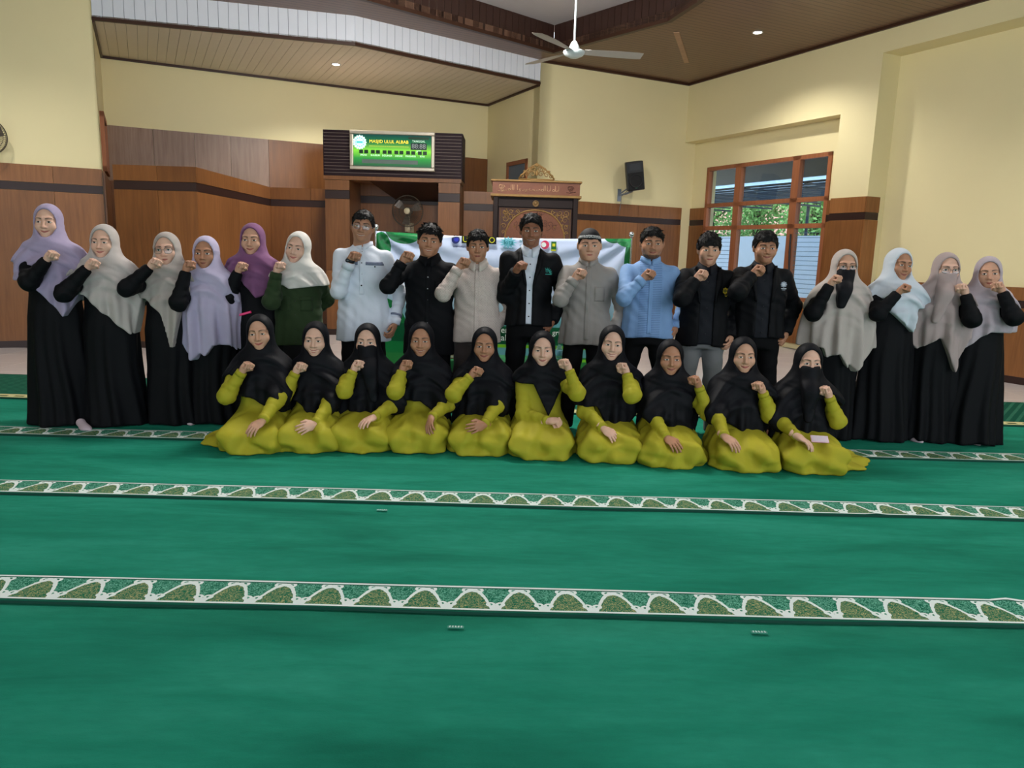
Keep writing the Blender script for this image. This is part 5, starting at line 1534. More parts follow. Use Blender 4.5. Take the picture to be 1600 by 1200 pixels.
def person(spec):
    """one person, kneeling or standing, from a spec; returns the root"""
    g = spec.get
    sit = g('sit', False); male = g('male', False)
    px, py = g('head'); Y = g('Y')
    rootY = Y; top = at_y(px, py, rootY)
    X = top[0]+g('dx', 0.0); H = float(top[2])-(.0 if male else .0)
    yaw = math.radians(g('yaw', 0.0))
    ZF = .010 
    root = thing('person', g('label'), 'person', (X, rootY, ZF), yaw, g('group'))
    H = H-ZF
    cy, sy_ = math.cos(-yaw), math.sin(-yaw)
    def L(p):
        q = np.asarray(p, float)-np.array([X, rootY, ZF]); return np.array([cy*q[0]-sy_*q[1], sy_*q[0]+cy*q[1], q[2]])
    def Lp(px, py, y): return L(at_y(px, py, y))
    seed = g('seed', int(px)); rg = np.random.RandomState(seed)
    cover = g('cov', .012 if not male else .014); hsc = 1.06 if not male else 1.02          # cloth or hair above the skull
    hc = np.array([L((top[0], rootY, 0))[0]+g('hx', 0.0), g('hy', -.03 if sit else -.02), H-.114*hsc-cover])
    Rh = rot_h(g('hyaw', 0), g('tilt', 0), g('nod', 4))
    k = (H/1.6) if not sit else H/.9
    k = min(max(k, .92), 1.06)
    zs = hc[2]-(.174 if male else .198)*k         # shoulder line
    sh = g('sh', .172 if male else .150)*k
    hipz = .0
    side = g('side', -1)
    Sr = np.array([side*sh*.95, .005, zs-.040]); Sl = np.array([-side*sh*.95, .005, zs-.045])
    up, fo = (.285*k, .235*k)
    if male: up, fo = .30*k, .25*k
    # raised arm
    fx, fy = g('fist'); fd = g('fdep', .21)
    Wt = Lp(fx, fy, rootY-fd)
    fz = g('hs', .92 if not male else 1.0)
    Wr = Wt-np.array([0, 0, .055*fz])
    ex = g('elbow')
    palm_r = np.array([-side*.8, -.62, -.1])
    for _ in range(4):
        # the elbow lies on its line of sight, at the depth that suits both arm lengths best
        cand = [Lp(ex[0], ex[1], rootY-q) for q in np.arange(-.04, .36, .01)]
        Er = min(cand, key=lambda e: (np.linalg.norm(e-Sr)-up)**2+(np.linalg.norm(Wr-e)-fo)**2)
        # aim the hand slightly inward and keep its middle on the target
        hz = (Wr-Er)/np.linalg.norm(Wr-Er); hz = hz*.75+np.array([-side*.25, 0, .35]); hz /= np.linalg.norm(hz)
        Wr = Wt-hz*.062*fz-palm_r/np.linalg.norm(palm_r)*.018
    # garment profile
    lap = None
    skirt_mat = g('dress', BLACK)
    if sit:
        lean = g('lean', 0.0)
        kw = g('kw', .125)
        zp = .13
        kn = [np.array([s*kw+g('kx', 0), -.40, .095]) for s in (-1, 1)]
        prof = [(.0, .21, .22, -.02), (.14, .185, .17, 0), (.26, .155, .13, 0), (.36, .150, .118, 0), (zs-.10, .165, .115, 0), (zs-.02, .16, .09, 0), (zs+.03, .09, .07, .005), (zs+.06, .06, .06, .01)]
        ff = fold_fn(seed, .010, 7, zs-.05, .1)
        tail = g('tail', .2); tsx = math.copysign(1, tail)
        def lapf(P):
            x, y, z = P[:, 0], P[:, 1], P[:, 2]
            d = cap(P, (-.08, .02, zp), kn[0], .125, .095)
            d = smin(d, cap(P, (.08, .02, zp), kn[1], .125, .095), .09)
            d = smin(d, ell(P, (g('kx', 0)*.5, -.13, .05), (.235, .33, .175)), .06)
            d = smin(d, ell(P, (g('kx', 0)*.6, -.20, -.01), (.262, .29, .085)), .05)        # hem spread on the floor
            d = smin(d, ell(P, (tail, -.06, .0), (.17, .24, .06)), .06)
            ra = np.arctan2(y+.05, x); rr = np.sqrt(x*x+(y+.05)**2)
            w = .0075*np.sin(11*ra+3*z/.1+rg_ph[0]+2.0*np.sin(rr*9+rg_ph[3]))*np.clip(rr*3-.15, 0, 1)*1.5+.008*np.sin(21*ra-14*z+rg_ph[1])*np.clip(rr*3-.4, 0, 1)
            w = w+.006*np.sin(z*60+x*10+2.5*vnoise(P, 11, seed)+rg_ph[2])*np.clip((.20-z)/.1, 0, 1)
            return d-w.astype(F32)
        rg_ph = rg.rand(4)*6.28
        Wl0 = None
        hx_, hy_ = g('lap')
        # the resting hand lies where the line of sight meets the lap
        d = ray(hx_, hy_); d = d/np.linalg.norm(d)
        ts = np.arange(3.8, 6.2, .004)
        pts = np.array([L(CAM+d*t) for t in ts], F32)
        i = int(np.argmax(lapf(pts) < .012)); hp = pts[i].astype(float)
        nrm = grad(lapf, hp)
        hdir = np.array(g('hdir', (side*.45, -.75, 0.0)), float); hdir = hdir-nrm*(hdir@nrm)*.9; hdir /= np.linalg.norm(hdir)
        Wl = hp-hdir*.055*fz+nrm*.014+np.array([0, 0, .012])
        pole_l = np.array([-side*.8, .35, -.5]); up_l, fo_l = up, fo*1.02
        El, Wl = ik(Sl, Wl, up_l, fo_l, pole_l)
        palm_l = -nrm; hdl = hdir
        kind_l = 'flat' if not g('lapfist') else 'fist'
    else:
        lw = g('loose', 1.0)
        if male:
            gw = g('gw', 1.0)
            hemz = g('hemz')
            prof = [(hemz, .205*gw, .145, .0), (.52*H, .195*gw, .145, 0), (.60*H, .182*gw, .135, 0), (.70*H, .190*gw, .132, 0), (zs-.09, .188*gw, .122, .005), (zs-.035, .180*gw, .096, .01), (zs+.0, .150*gw, .080, .013), (zs+.03, .105, .070, .016), (zs+.055, .072, .064, .02), (zs+.07, .060, .060, .02)]
        else:
            hw = g('hemw', .25)
            prof = [(.004, hw, hw*.82, 0), (.12, hw*.95, hw*.78, 0), (.30*H, hw*.86, hw*.68, 0), (.50*H, .192, .150, 0), (.60*H, .172, .135, 0), (.70*H, .172, .13, 0), (zs-.09, .168, .118, 0), (zs-.02, .155, .085, .005), (zs+.03, .085, .065, .01), (zs+.06, .058, .058, .012)]
        lh = g('lhand')
        if lh is not None:
            Wl = Lp(lh[0], lh[1], rootY-g('ldep', .0))+np.array([0, 0, .06])
        else:
            Wl = np.array([-side*(sh+.045), -.02, zs-.50*k]) if male else np.array([-side*.05, .12, zs-.40*k])
        El, Wl = ik(Sl, Wl, up, fo, np.array(g('lpole', (-side*.6, .8, -.1) if male else (-side*.5, 1.0, -.3))))
        palm_l = np.array([side*1.0, .15, 0]); hdl = Wl-El+np.array([0, -.06, 0]); kind_l = 'loose'
    # ---------------- body: head, torso, limbs, hands in one mesh
    VV, QQ, MM = [], [], []
    wid, jaw = (g('wid', 1.0)*1.08 if male else g('wid', 1.05)), g('jaw', 1.0 if male else 1.06)
    HV, HQ, HM = get_head(male, int(g('smile', 0)), wid, jaw)
    hm = HM.copy()
    if g('beard'):
        x, y, z = np.abs(HV[:, 0]), HV[:, 1], HV[:, 2]
        hm[:, 2] = ((z < -.080) & (y < -.02) & (z > -.135)).astype(F32)*.9
    if g('moustache'):
        x, z = np.abs(HV[:, 0]), HV[:, 2]
        hm[:, 2] = np.maximum(hm[:, 2], ((x < .022) & (z > -.055) & (z < -.0465) & (HV[:, 1] < -.07))*.45)
    VV.append(hc+hsc*HV@Rh.T); QQ.append(HQ); MM.append(hm)
    def coref(P):
        d = loft(P, [(max(.15, .0), .13, .10, 0), (zs-.3, .12, .09, 0), (zs-.05, .13, .07, .01), (zs+.02, .06, .05, .02), (zs+.07, .045, .045, .025)]) if sit else loft(P, [(.47*H, .14, .10, 0), (.60*H, .125, .09, 0), (zs-.05, .14, .075, .01), (zs+.02, .06, .05, .02), (zs+.07, .045, .045, .025)])
        for (S, E, W) in ((Sr, Er, Wr), (Sl, El, Wl)):
            d = smin(d, cap(P, S*np.array([.9, 1, 1]), E, .042, .034), .03); d = smin(d, cap(P, E, W, .034, .024), .02)
        if sit:
            for s, kk in ((-1, kn[0]), (1, kn[1])):
                d = smin(d, cap(P, (s*.08, .02, zp+.01), kk, .075, .05), .05); d = smin(d, cap(P, kk, (s*.10, .10, .055), .045, .034), .03); d = smin(d, cap(P, (s*.10, .10, .05), (s*.09, .20, .035), .03, .02), .03)
        else:
            for s in (-1, 1):
                kx_ = g('spread', .105 if male else .09); ax_ = kx_+.012
                d = smin(d, cap(P, (s*.085, 0, .49*H), (s*kx_, -.01, .27*H), .070, .048), .04); d = smin(d, cap(P, (s*kx_, -.01, .27*H), (s*ax_, .02, .07), .046, .034), .03)
                d = smin(d, cap(P, (s*ax_, .04, .045), (s*(ax_+.02), -.13 if male else -.05, .028), .034, .024), .03)
            d = smax(d, .004-P[:, 2], .004)
        return d
    allp = np.array([Sr, Er, Wr, Sl, El, Wl])
    lo = np.minimum(allp.min(0)-.08, [-.25, -.50 if sit else -.2, -.02]); hi = np.maximum(allp.max(0)+.08, [.25, .28, zs+.1])
    V, Q = nets(coref, lo, hi, .017)
    VV.append(V); QQ.append(Q+sum(len(a) for a in VV[:-1])); MM.append(np.zeros((len(V), 3)))
    # mirrored hand for the person's left (+x) arm
    rh_side = 1 if side < 0 else -1
    arm_parts(root, Sr, Er, Wr, 'fist', palm_r, fz, rh_side, None, VV, QQ, MM, hz)
    arm_parts(root, Sl, El, Wl, kind_l, palm_l, fz, -rh_side, None, VV, QQ, MM, hdl)
    quad_obj('body', np.concatenate(VV), np.concatenate(QQ), SKIN[g('skin', 'light')], root, np.concatenate(MM))
    put_face(root, hc, Rh*hsc, spec, None, g('veil'))
    ctx = dict(root=root, hc=hc, Rh=Rh, zs=zs, sh=sh, H=H, k=k, Sr=Sr, Er=Er, Wr=Wr, Sl=Sl, El=El, Wl=Wl, side=side, seed=seed, prof=prof, L=L, Lp=Lp, rootY=rootY, X=X, lo=lo, hi=hi, rg=rg)
    # ---------------- clothes
    if sit:
        fr_, fe, fwst = .060*k, .056*k, .035*k
        def dressf(P):
            d = loft(P, prof, ff)
            d = smin(d, lapf(P), .06)
            d = smin(d, sleeve(P, Sr, Er, Wr, fr_, fe, fwst, seed), .03)
            d = smin(d, sleeve(P, Sl, El, Wl, fr_, fe, fwst, seed+1), .022)
            return smax(d, .003-P[:, 2], .004)
        sdf_obj('dress', dressf, np.minimum(lo, [-.45, -.58, -.02]), np.maximum(hi, [.45, .30, zs+.1]), .0115, OLIVE, root)
        ctx['dressf'] = dressf
        for (E, W) in ((Er, Wr), (El, Wl)):
            ax = (W-E)/np.linalg.norm(W-E); m = MB(); m.tube([W-ax*.035, W-ax*.004], [fwst+.004, fwst+.002], 18); m.build('cuff', OLIVE, root, True)
    elif not male and g('top') is None:
        ff2 = fold_fn(seed, .034, 7, .66*H, .0)
        ff3 = g('slv', (.068, .062, .040))
        def robef(P):
            d = loft(P, prof, ff2)
            d = smin(d, sleeve(P, Sr, Er, Wr, ff3[0], ff3[1], ff3[2], seed), .035)
            d = smin(d, sleeve(P, Sl, El, Wl, ff3[0], ff3[1], ff3[2], seed+1), .035)
            hem = .008+.008*np.sin(P[:, 0]*19+seed)+.006*np.sin(P[:, 1]*23)
            return smax(d, hem.astype(F32)-P[:, 2], .004)
        sdf_obj('abaya', robef, np.minimum(lo, [-.34, -.30, -.02]), np.maximum(hi, [.34, .30, zs+.1]), .0125, skirt_mat, root)
        ctx['dressf'] = robef
    if g('extra'): g('extra')(ctx)
    if not male:
        hj = g('hij')
        if hj is not None:
            a_frac = hj.get('afrac', .45)
            arms = [(Sl*np.array([.92, 1, 1]), Sl+(El-Sl)*hj.get('lfrac', .85), .082), (Sr*np.array([.92, 1, 1]), Sr+(Er-Sr)*a_frac, .076)]
            f = hijab_sdf_fn(hc, Rh, zs, sh, arms, hj['hem'](ctx), seed, hj.get('w', 1.0), hj.get('d', 1.0), hj.get('open', (.069, .100)), hj.get('amp', 1.35), hj.get('style', 1.0), hj.get('flare', 0.0), tent=hj.get('tent', 1.0), cov=cover, slit=(Sr+(Er-Sr)*hj.get('sfrac', .62), Er, Wr))
            zl_ = hj.get('zlow', zs-.55)
            sdf_obj('hijab', f, (-.42, -.36, zl_), (.42, .30, H+.03), .0082, hj['mat'], root)
            ctx['hijabf'] = f
        if g('veil'):
            f = veil_fn(hc, Rh, *g('veil')(ctx))
            sdf_obj('face_veil', f, (hc[0]-.12, -.32, hc[2]-.5), (hc[0]+.12, .06, hc[2]+.02), .007, g('veilmat', BLKHIJ), root)
    else:
        hair_fn(ctx, spec)
    if g('post'): g('post')(ctx)
    return root

def hair_fn(c, spec):
    hc, Rh = c['hc'], c['Rh']; wid = spec.get('wid', 1.0)*1.08
    fr = spec.get('fringe', .058)-.007; vol = spec.get('vol', .012); seed = c['seed']; cap_ = spec.get('kopiah')
    part = spec.get('part', 0.0)
    def f(P):
        q = (P-np.asarray(hc, F32))@Rh.astype(F32); q = q/np.array([wid, 1, 1], F32)
        d = ell(q, (0, .014, .026), (.0745+vol*.55, .094+vol*.6, .094+vol))
        n = vnoise(q, 120, seed)*.0016+vnoise(q, 60, seed+3)*.003
        x, y, z = q[:, 0], q[:, 1], q[:, 2]
        d = d-n+.0015*np.sin(150*x+40*y+3*vnoise(q, 25, seed))
        # hairline: forehead, temples, above the ears, nape
        line = fr+.010*np.sin(np.abs(x-part)*60+seed)*.6-.30*np.clip(np.abs(x)-.042, 0, 1)
        back = np.interp(y, [-.06, -.02, .02, .06, .11], [0, -.005, .004, -.045, -.06]).astype(F32)
        hl = np.where(y < -.035, line, np.minimum(line, back))
        tfr = np.clip((y+.055)/.03, 0, 1); hl = line*(1-tfr)+back*tfr
        d = smax(d, hl-z, .006)
        return d
    V, Q = nets(f, hc-.135, hc+.145, .0045)
    ho = quad_obj('hair', V, Q, M_HAIR, c['root'])
    if not cap_:
        # combed tufts over the cap of hair
        rg = np.random.RandomState(seed); me = ho.data
        N = np.zeros(len(V)*3, F32); me.vertices.foreach_get('normal', N); N = N.reshape(-1, 3).astype(float)
        q = (V-hc)@Rh
        ok = np.argwhere((q[:, 2] > .045) & (np.einsum('ij,ij->i', N@Rh, q-np.array([0, .014, .0])) > 0)).ravel()
        pick = rg.choice(ok, min(len(ok), spec.get('tufts', 420)), False)
        vs, fs = [], []
        for p in pick:
            sgn = 1 if q[p, 0] > part else -1
            comb = Rh@np.array([sgn*.7+.5*rg.randn(), -.9 if q[p, 1] < .03 else .4, -.15+.25*rg.randn()])
            n = N[p]; dd = comb-n*(comb@n); dd /= np.linalg.norm(dd)+1e-6
            dd = dd+n*(.10+.9*rg.rand()*spec.get('spike', .22)); w = np.cross(n, dd); w /= np.linalg.norm(w)+1e-6
            ln = (.018+.014*rg.rand()); b = V[p]-n*.003; o = len(vs)
            vs += [b-w*.0045, b+w*.0045, b+dd*ln*.55+n*.002-w*.0035, b+dd*ln*.55+n*.002+w*.0035, b+dd*ln]
            fs += [(o, o+1, o+3, o+2), (o+2, o+3, o+4)]
        nv = len(V)
        bm = bmesh.new(); bm.from_mesh(me)
        bv = [bm.verts.new(v) for v in vs]
        for f_ in fs:
            try: bm.faces.new([bv[k] for k in f_]).smooth = True
            except ValueError: pass
        bm.to_mesh(me); bm.free()
    if cap_:
        def g(P):
            q = (P-np.asarray(hc, F32))@Rh.astype(F32)
            d = ell(q, (0, .012, .028), (.0905, .106, .106))
            cut = q[:, 2]-.052+.22*q[:, 1]*-1*0
            return smax(d, (.050-.18*(q[:, 1]+.06))*1.0-q[:, 2], .004)
        sdf_obj('skullcap', g, hc-.135, hc+.145, .0045, plain('cap_black', (20, 20, 24), .7), c['root'])
        def gb(P):
            q = (P-np.asarray(hc, F32))@Rh.astype(F32)
            d = ell(q, (0, .012, .028), (.0925, .108, .108))
            low = .056-.18*(q[:, 1]+.06)
            return smax(smax(d, low-q[:, 2], .003), q[:, 2]-low-.026, .003)
        t = NT('cap_band'); n = t.noise(t.coords(), 160, 2); col = t.mix(t.math('GREATER_THAN', n, .5), srgb(198, 198, 196), srgb(96, 98, 100))
        sdf_obj('cap_band', gb, hc-.135, hc+.145, .0042, t.done(col, .7), c['root'])

# ---------------------------------------------------------------- men's clothes
def shirt(c, name, mat, prof, hem, rs=(.060, .054, .039), grow=0.0, cutfn=None, h=.0105, fold=.008, arms=True, sl_hem=None, seed=0):
    ff = fold_fn(c['seed']+seed, fold, 8, c['zs']-.08, hem)
    Sr, Er, Wr, Sl, El, Wl = (c[q] for q in ('Sr', 'Er', 'Wr', 'Sl', 'El', 'Wl'))
    sd = c['side']
    pr = [(z, rx+grow, ry+grow, cy) for z, rx, ry, cy in prof]
    def f(P):
        d = loft(P, pr, ff)
        x, y, z = P[:, 0], P[:, 1], P[:, 2]
        # pull lines from the raised shoulder
        u = z-sd*x*.8
        d = d-(.0035*np.sin(u*70+3*vnoise(P, 14, c['seed']))*np.clip((z-hem-.05)/.2, 0, 1)).astype(F32)
        if arms:
            d = smin(d, sleeve(P, Sr, Er, Wr, rs[0]+grow, rs[1]+grow, rs[2]+grow*.6, c['seed']), .03)
            d = smin(d, sleeve(P, Sl, El, Wl, rs[0]+grow, rs[1]+grow, rs[2]+grow*.6, c['seed']+1), .03)
        hm = hem+.012*np.cos(np.clip(x, -.2, .2)*14)
        d = smax(d, hm.astype(F32)-z, .005)
        if cutfn is not None: d = smax(d, cutfn(P), .004)
        return d
    o = sdf_obj(name, f, np.minimum(c['lo'], [-.3, -.25, hem-.04])*1.0+np.array([-.03, -.03, hem-.04-min(c['lo'][2], hem-.04)]), np.maximum(c['hi'], [.3, .25, c['zs']+.12]), h, mat, c['root'])
    def torso(P):
        d = loft(P, pr, ff); x, z = P[:, 0], P[:, 2]
        return d-(.0035*np.sin((z-sd*x*.8)*70+3*vnoise(P, 14, c['seed']))*np.clip((z-hem-.05)/.2, 0, 1)).astype(F32)
    c['shirtf'] = torso
    return o
def trousers(c, mat, top, spread=.105, w=.085):
    H = c['H']
    def f(P):
        d = loft(P, [(.44*H, .16, .115, 0), (.5*H, .165, .12, 0), (top, .16, .115, 0)])
        for s in (-1, 1):
            g1 = cap(P, (s*.085, 0, .47*H), (s*spread, -.01, .27*H), .088, .072)
            g2 = cap(P, (s*spread, -.01, .27*H), (s*(spread+.02), .01, .05), .070, .062)
            n = vnoise(P, 20, c['seed'])
            g1 = smin(g1, g2, .03)-.003*np.sin(P[:, 2]*45+3*n)
            d = smin(d, g1, .03)
        return smax(d, .022-P[:, 2], .006)
    sdf_obj('trousers', f, (-.25, -.17, -.01), (.25, .17, top+.03), .0135, mat, c['root'])
def collar(c, mat, pointed=True, r=.064, hgt=.036, spread=.035, parent=None):
    zs = c['zs']; m = MB(); n = 36; vs = []
    cx = c['hc'][0]*.35
    gap = .16 if pointed else .07
    for i in range(n+1):
        a = -math.pi/2+gap+(2*math.pi-2*gap)*i/n
        ft = max(0, -math.sin(a))**3
        top = (r*math.cos(a)*1.02+cx, .020+r*1.02*math.sin(a), zs+.048+hgt-.026*ft)
        if pointed: bot = ((r+.022+.012*ft)*math.cos(a)*1.05+cx, .018+(r+.026+.02*ft)*math.sin(a)*1.05, zs+.040-.012-.050*ft)
        else: bot = ((r+.006)*math.cos(a)*1.04+cx, .018+(r+.010)*math.sin(a)*1.06, zs+.038-.026*ft)
        vs += [top, bot]
    m.add(vs, [(2*i, 2*i+1, 2*i+3, 2*i+2) for i in range(n)])
    o = m.build('collar', mat, parent or c['root'], True)
    md = o.modifiers.new('thickness', 'SOLIDIFY'); md.thickness = .005; md.offset = 1
    return o
def button(c, x, z, r=.006, mat=None, f=None):
    f = f or c['shirtf']; y = front_y(f, x, z)
    m = MB(); m.lathe([(.001, .003), (r*.8, .003), (r, .0015), (r, -.002)], (x, y-.003, z), 12, R=np.array([[1, 0, 0], [0, 0, -1], [0, 1, 0]])); m.build('button', mat or M_BTN, c['root'], True)
def strip(c, name, x0, x1, zf0, zf1, mat, f=None, off=.003, nx=4, nz=24, th=.002, xf=None):
    """thin patch laid on the front of a garment: zf0(x), zf1(x) give its lower and upper edge"""
    f = f or c['shirtf']; vs = []
    for j in range(nz+1):
        for i in range(nx+1):
            x = x0+(x1-x0)*i/nx
            za = zf0(x) if callable(zf0) else zf0; zb = zf1(x) if callable(zf1) else zf1
            z = za+(zb-za)*j/nz
            xx = x+(xf(z) if xf else 0)
            vs.append((xx, front_y(f, xx, z)-off, z))
    fs = [(j*(nx+1)+i, j*(nx+1)+i+1, (j+1)*(nx+1)+i+1, (j+1)*(nx+1)+i) for j in range(nz) for i in range(nx)]
    m = MB(); m.add(vs, fs); o = m.build(name, mat, c['root'], True)
    md = o.modifiers.new('thickness', 'SOLIDIFY'); md.thickness = th; md.offset = 0
    return o
def cuffs(c, mat, r=.043, which=(0, 1)):
    for i, (E, W) in enumerate(((c['Er'], c['Wr']), (c['El'], c['Wl']))):
        if i not in which: continue
        ax = (W-E)/np.linalg.norm(W-E); m = MB(); m.tube([W-ax*.055, W-ax*.002], [r+.003, r], 18); m.build('cuff', mat, c['root'], True)
def foot(c, x, y, yawd=0, mat=None, L_=.13):
    a = math.radians(yawd); d = np.array([math.sin(a), -math.cos(a), 0]); w = np.array([math.cos(a), math.sin(a), 0])
    p = np.array([x, y, .03]); R = np.stack([w, d, np.array([0, 0, 1.0])], 1)
    def f(P):
        g = cap(P, p+np.array([0, 0, .012]), p+d*L_*.75+np.array([0, 0, -.010]), .034, .022)
        g = smin(g, ell(P, p+d*L_*.72+np.array([0, 0, -.012]), (.040, .060, .020), R), .03)
        g = smin(g, ell(P, p+d*L_*1.02+w*.012+np.array([0, 0, -.016]), (.018, .026, .014), R), .012)
        return smax(g, .003-P[:, 2], .004)
    sdf_obj('sock', f, p-np.array([.2, .2, .05]), p+np.array([.2, .2, .09]), .006, mat or plain('pale_sock', (190, 172, 180), .8), c['root'])
# ================================================================ who stands and kneels where
def hems(*tips, cap_px=None, back=None, dep=.19, left_only=False):
    """tips: (px, py, slope_left, slope_right); the hem is the lowest of them, never above cap"""
    def mk(c):
        T = [(c['Lp'](t[0], t[1], c['rootY']-dep), t[2], t[3]) for t in tips]
        cz = c['Lp'](800, cap_px, c['rootY']-dep)[2] if cap_px else c['zs']-.2
        # a level in the picture drops with the roll of the view: take it at the person's own column
        if cap_px: cz = c['Lp'](c['col'], cap_px, c['rootY']-dep)[2]
        bz = c['Lp'](c['col'], back, c['rootY']+.12)[2] if back else None
        def h(x, y):
            z = None
            for p, a, b in T:
                q = p[2]+np.where(x < p[0], (p[0]-x)*a, (x-p[0])*b)
                z = q if z is None else np.minimum(z, q)
            z = np.minimum(z, cz)
            if bz is not None: z = np.where((y > .05) & ((x < 0) | (not left_only)), np.minimum(bz, cz), z)
            return z.astype(F32)
        return h
    return mk
_person = person
def person_(**s):
    orig_tag = s
    col = s['head'][0]
    hj = s.get('hij')
    if hj:
        f0 = hj['hem']
        def wrap(c, f0=f0, col=col): c['col'] = col; return f0(c)
        s['hij'] = dict(hj, hem=wrap)
    return _person(s)
LAV = cloth('lavender_voile', (160, 148, 176), .75, .1); BEI = cloth('greige_voile', (178, 170, 166), .75, .1); OLB = cloth('stone_voile', (164, 155, 149), .75, .1)
LIL = cloth('lilac_voile', (174, 166, 192), .75, .1); MAU = cloth('mauve_voile', (118, 76, 112), .75, .1); OFW = cloth('offwhite_voile', (204, 200, 194), .75, .1)
GRB = cloth('grey_beige_voile', (180, 170, 164), .75, .1); WBL = cloth('bluish_white_voile', (196, 204, 214), .75, .1); TAU = cloth('taupe_voile', (164, 148, 146), .75, .1); PKG = cloth('pinkish_grey_voile', (174, 162, 170), .75, .1)

# ---------------- standing women, left group
def two_feet(*ft):
    def f(c):
        for (px, py, yd) in ft:
            p = c['L'](at_z(px, py, .012)); foot(c, p[0], p[1]+.07, yd)
    return f
person_(label='tall woman in a black abaya and lavender hijab at the far left, fist raised', head=(75, 318), Y=5.62, fist=(83, 397), elbow=(46, 440), skin='fair', smile=1, yaw=12, hyaw=0, hemw=.245, sh=.155, hx=.0, fdep=.24, edep=.16,
    hij=dict(mat=LAV, hem=hems((97, 497, 1.25, 1.8), cap_px=440, back=440), style=-1, w=1.02, afrac=.35, flare=.05), post=two_feet((122, 672, 35)))
person_(label='woman in a black abaya and greige hijab beside the tall woman, fist raised', head=(163, 350), Y=5.64, fist=(147, 410), elbow=(100, 458), skin='fair', smile=1, yaw=8, hyaw=-2, hemw=.225, fdep=.24, edep=.16,
    hij=dict(mat=BEI, hem=hems((200, 526, .95, 4), cap_px=462, back=470), style=-1.2, w=1.06, afrac=.35), post=two_feet((170, 663, 30)))
person_(label='woman with glasses in a black abaya and stone grey hijab, fist raised', head=(261, 362), Y=5.74, fist=(245, 409), elbow=(199, 450), skin='fair', glasses=True, lens=(.026, .022), yaw=8, tilt=-4, hemw=.215, fdep=.24, edep=.16,
    hij=dict(mat=OLB, hem=hems((268, 558, 5, 5), (258, 497, .9, .5), cap_px=468, back=470), style=-1.2, w=1.02, afrac=.35), post=two_feet((277, 657, 20)))
person_(label='short woman in a black abaya and long pale lilac hijab, fist raised', head=(322, 368), Y=5.80, fist=(297, 413), elbow=(279, 473), skin='tan', yaw=6, hemw=.205, fdep=.22, edep=.18,
    hij=dict(mat=LIL, hem=hems((304, 580, 2.2, 1.35), (364, 552, 1.4, .5), cap_px=540, back=520), style=-.9, w=1.0, afrac=.3, zlow=.4), post=two_feet((301, 662, 0)))
def pink_phone(c):
    p = c['Lp'](381, 491, c['rootY']-.2); f = c['dressf']; y = front_y(f, p[0], p[2])
    t = thing('phone', 'bright pink edged phone held flat against the black abaya of the mauve-hijab woman', 'phone', tuple(np.array(c['root'].location)+np.array([p[0], y-.012, p[2]])))
    m = MB(); m.box((0, 0, 0), (.115, .012, .018), R=np.array([[.96, 0, .28], [0, 1, 0], [-.28, 0, .96]]).T); m.build('case', plain('hot_pink', (236, 40, 110), .4), t, bevel=.003)
    m = MB(); m.box((0, -.007, 0), (.10, .002, .008), R=np.array([[.96, 0, .28], [0, 1, 0], [-.28, 0, .96]]).T); m.build('edge', plain('pink_edge', (250, 90, 150), .4), t)
person_(label='woman in black with a mauve purple hijab and raised fist', head=(395, 348), Y=5.95, fist=(379, 415), elbow=(357, 463), skin='light', smile=1, yaw=4, hemw=.20, fdep=.22, edep=.17,
    hij=dict(mat=MAU, hem=hems((400, 466, 1.0, .4), cap_px=438, back=440), style=-.8, w=1.02, afrac=.35), post=pink_phone)
GREENSH = cloth('forest_green_twill', (44, 60, 36), .8, .05)
def green_shirt(c):
    H = c['H']; hem = c['Lp'](463, 541, c['rootY']-.12)[2]
    shirt(c, 'shirt', GREENSH, [(z, rx*1.02, ry, cy) for z, rx, ry, cy in [(hem, .20, .15, 0), (.52*H, .19, .145, 0), (.62*H, .178, .135, 0), (.72*H, .178, .13, 0), (c['zs']-.08, .172, .12, .005), (c['zs']-.015, .16, .086, .01), (c['zs']+.03, .09, .066, .015), (c['zs']+.06, .06, .06, .02)]], hem, (.068, .062, .042))
    for i in range(4): button(c, .0, c['zs']-.22-.11*i, .0055, plain('green_button', (26, 36, 24), .4))
    for s in (-1, 1):
        x = s*.085; strip(c, 'chest_pocket', x-.045, x+.045, c['zs']-.30, c['zs']-.19, GREENSH, nz=6, off=.004, th=.004); strip(c, 'pocket_flap', x-.048, x+.048, c['zs']-.215, c['zs']-.185, GREENSH, nz=3, off=.008, th=.004)
    cuffs(c, GREENSH, .044)
    pr = [(.004, .22, .18, 0), (.3*H, .19, .15, 0), (.5*H, .18, .14, 0), (hem+.1, .16, .12, 0)]; ff = fold_fn(c['seed'], .018, 7, .6*H, 0)
    sdf_obj('skirt', lambda P: smax(loft(P, pr, ff), .006-P[:, 2], .004), (-.3, -.26, -.02), (.3, .26, hem+.14), .0135, BLACK, c['root'])
person_(label='woman in a forest green shirt and off-white hijab with raised fist', head=(464, 361), Y=5.95, fist=(438, 415), elbow=(424, 471), skin='fair', smile=1, yaw=4, hyaw=-8, tilt=8, hemw=.20, top='shirt', extra=green_shirt, fdep=.22, edep=.18, hx=.01,
    hij=dict(mat=OFW, hem=hems((450, 452, .5, .12), cap_px=447, back=486, left_only=True), style=.7, w=.99, afrac=.15, lfrac=.25))

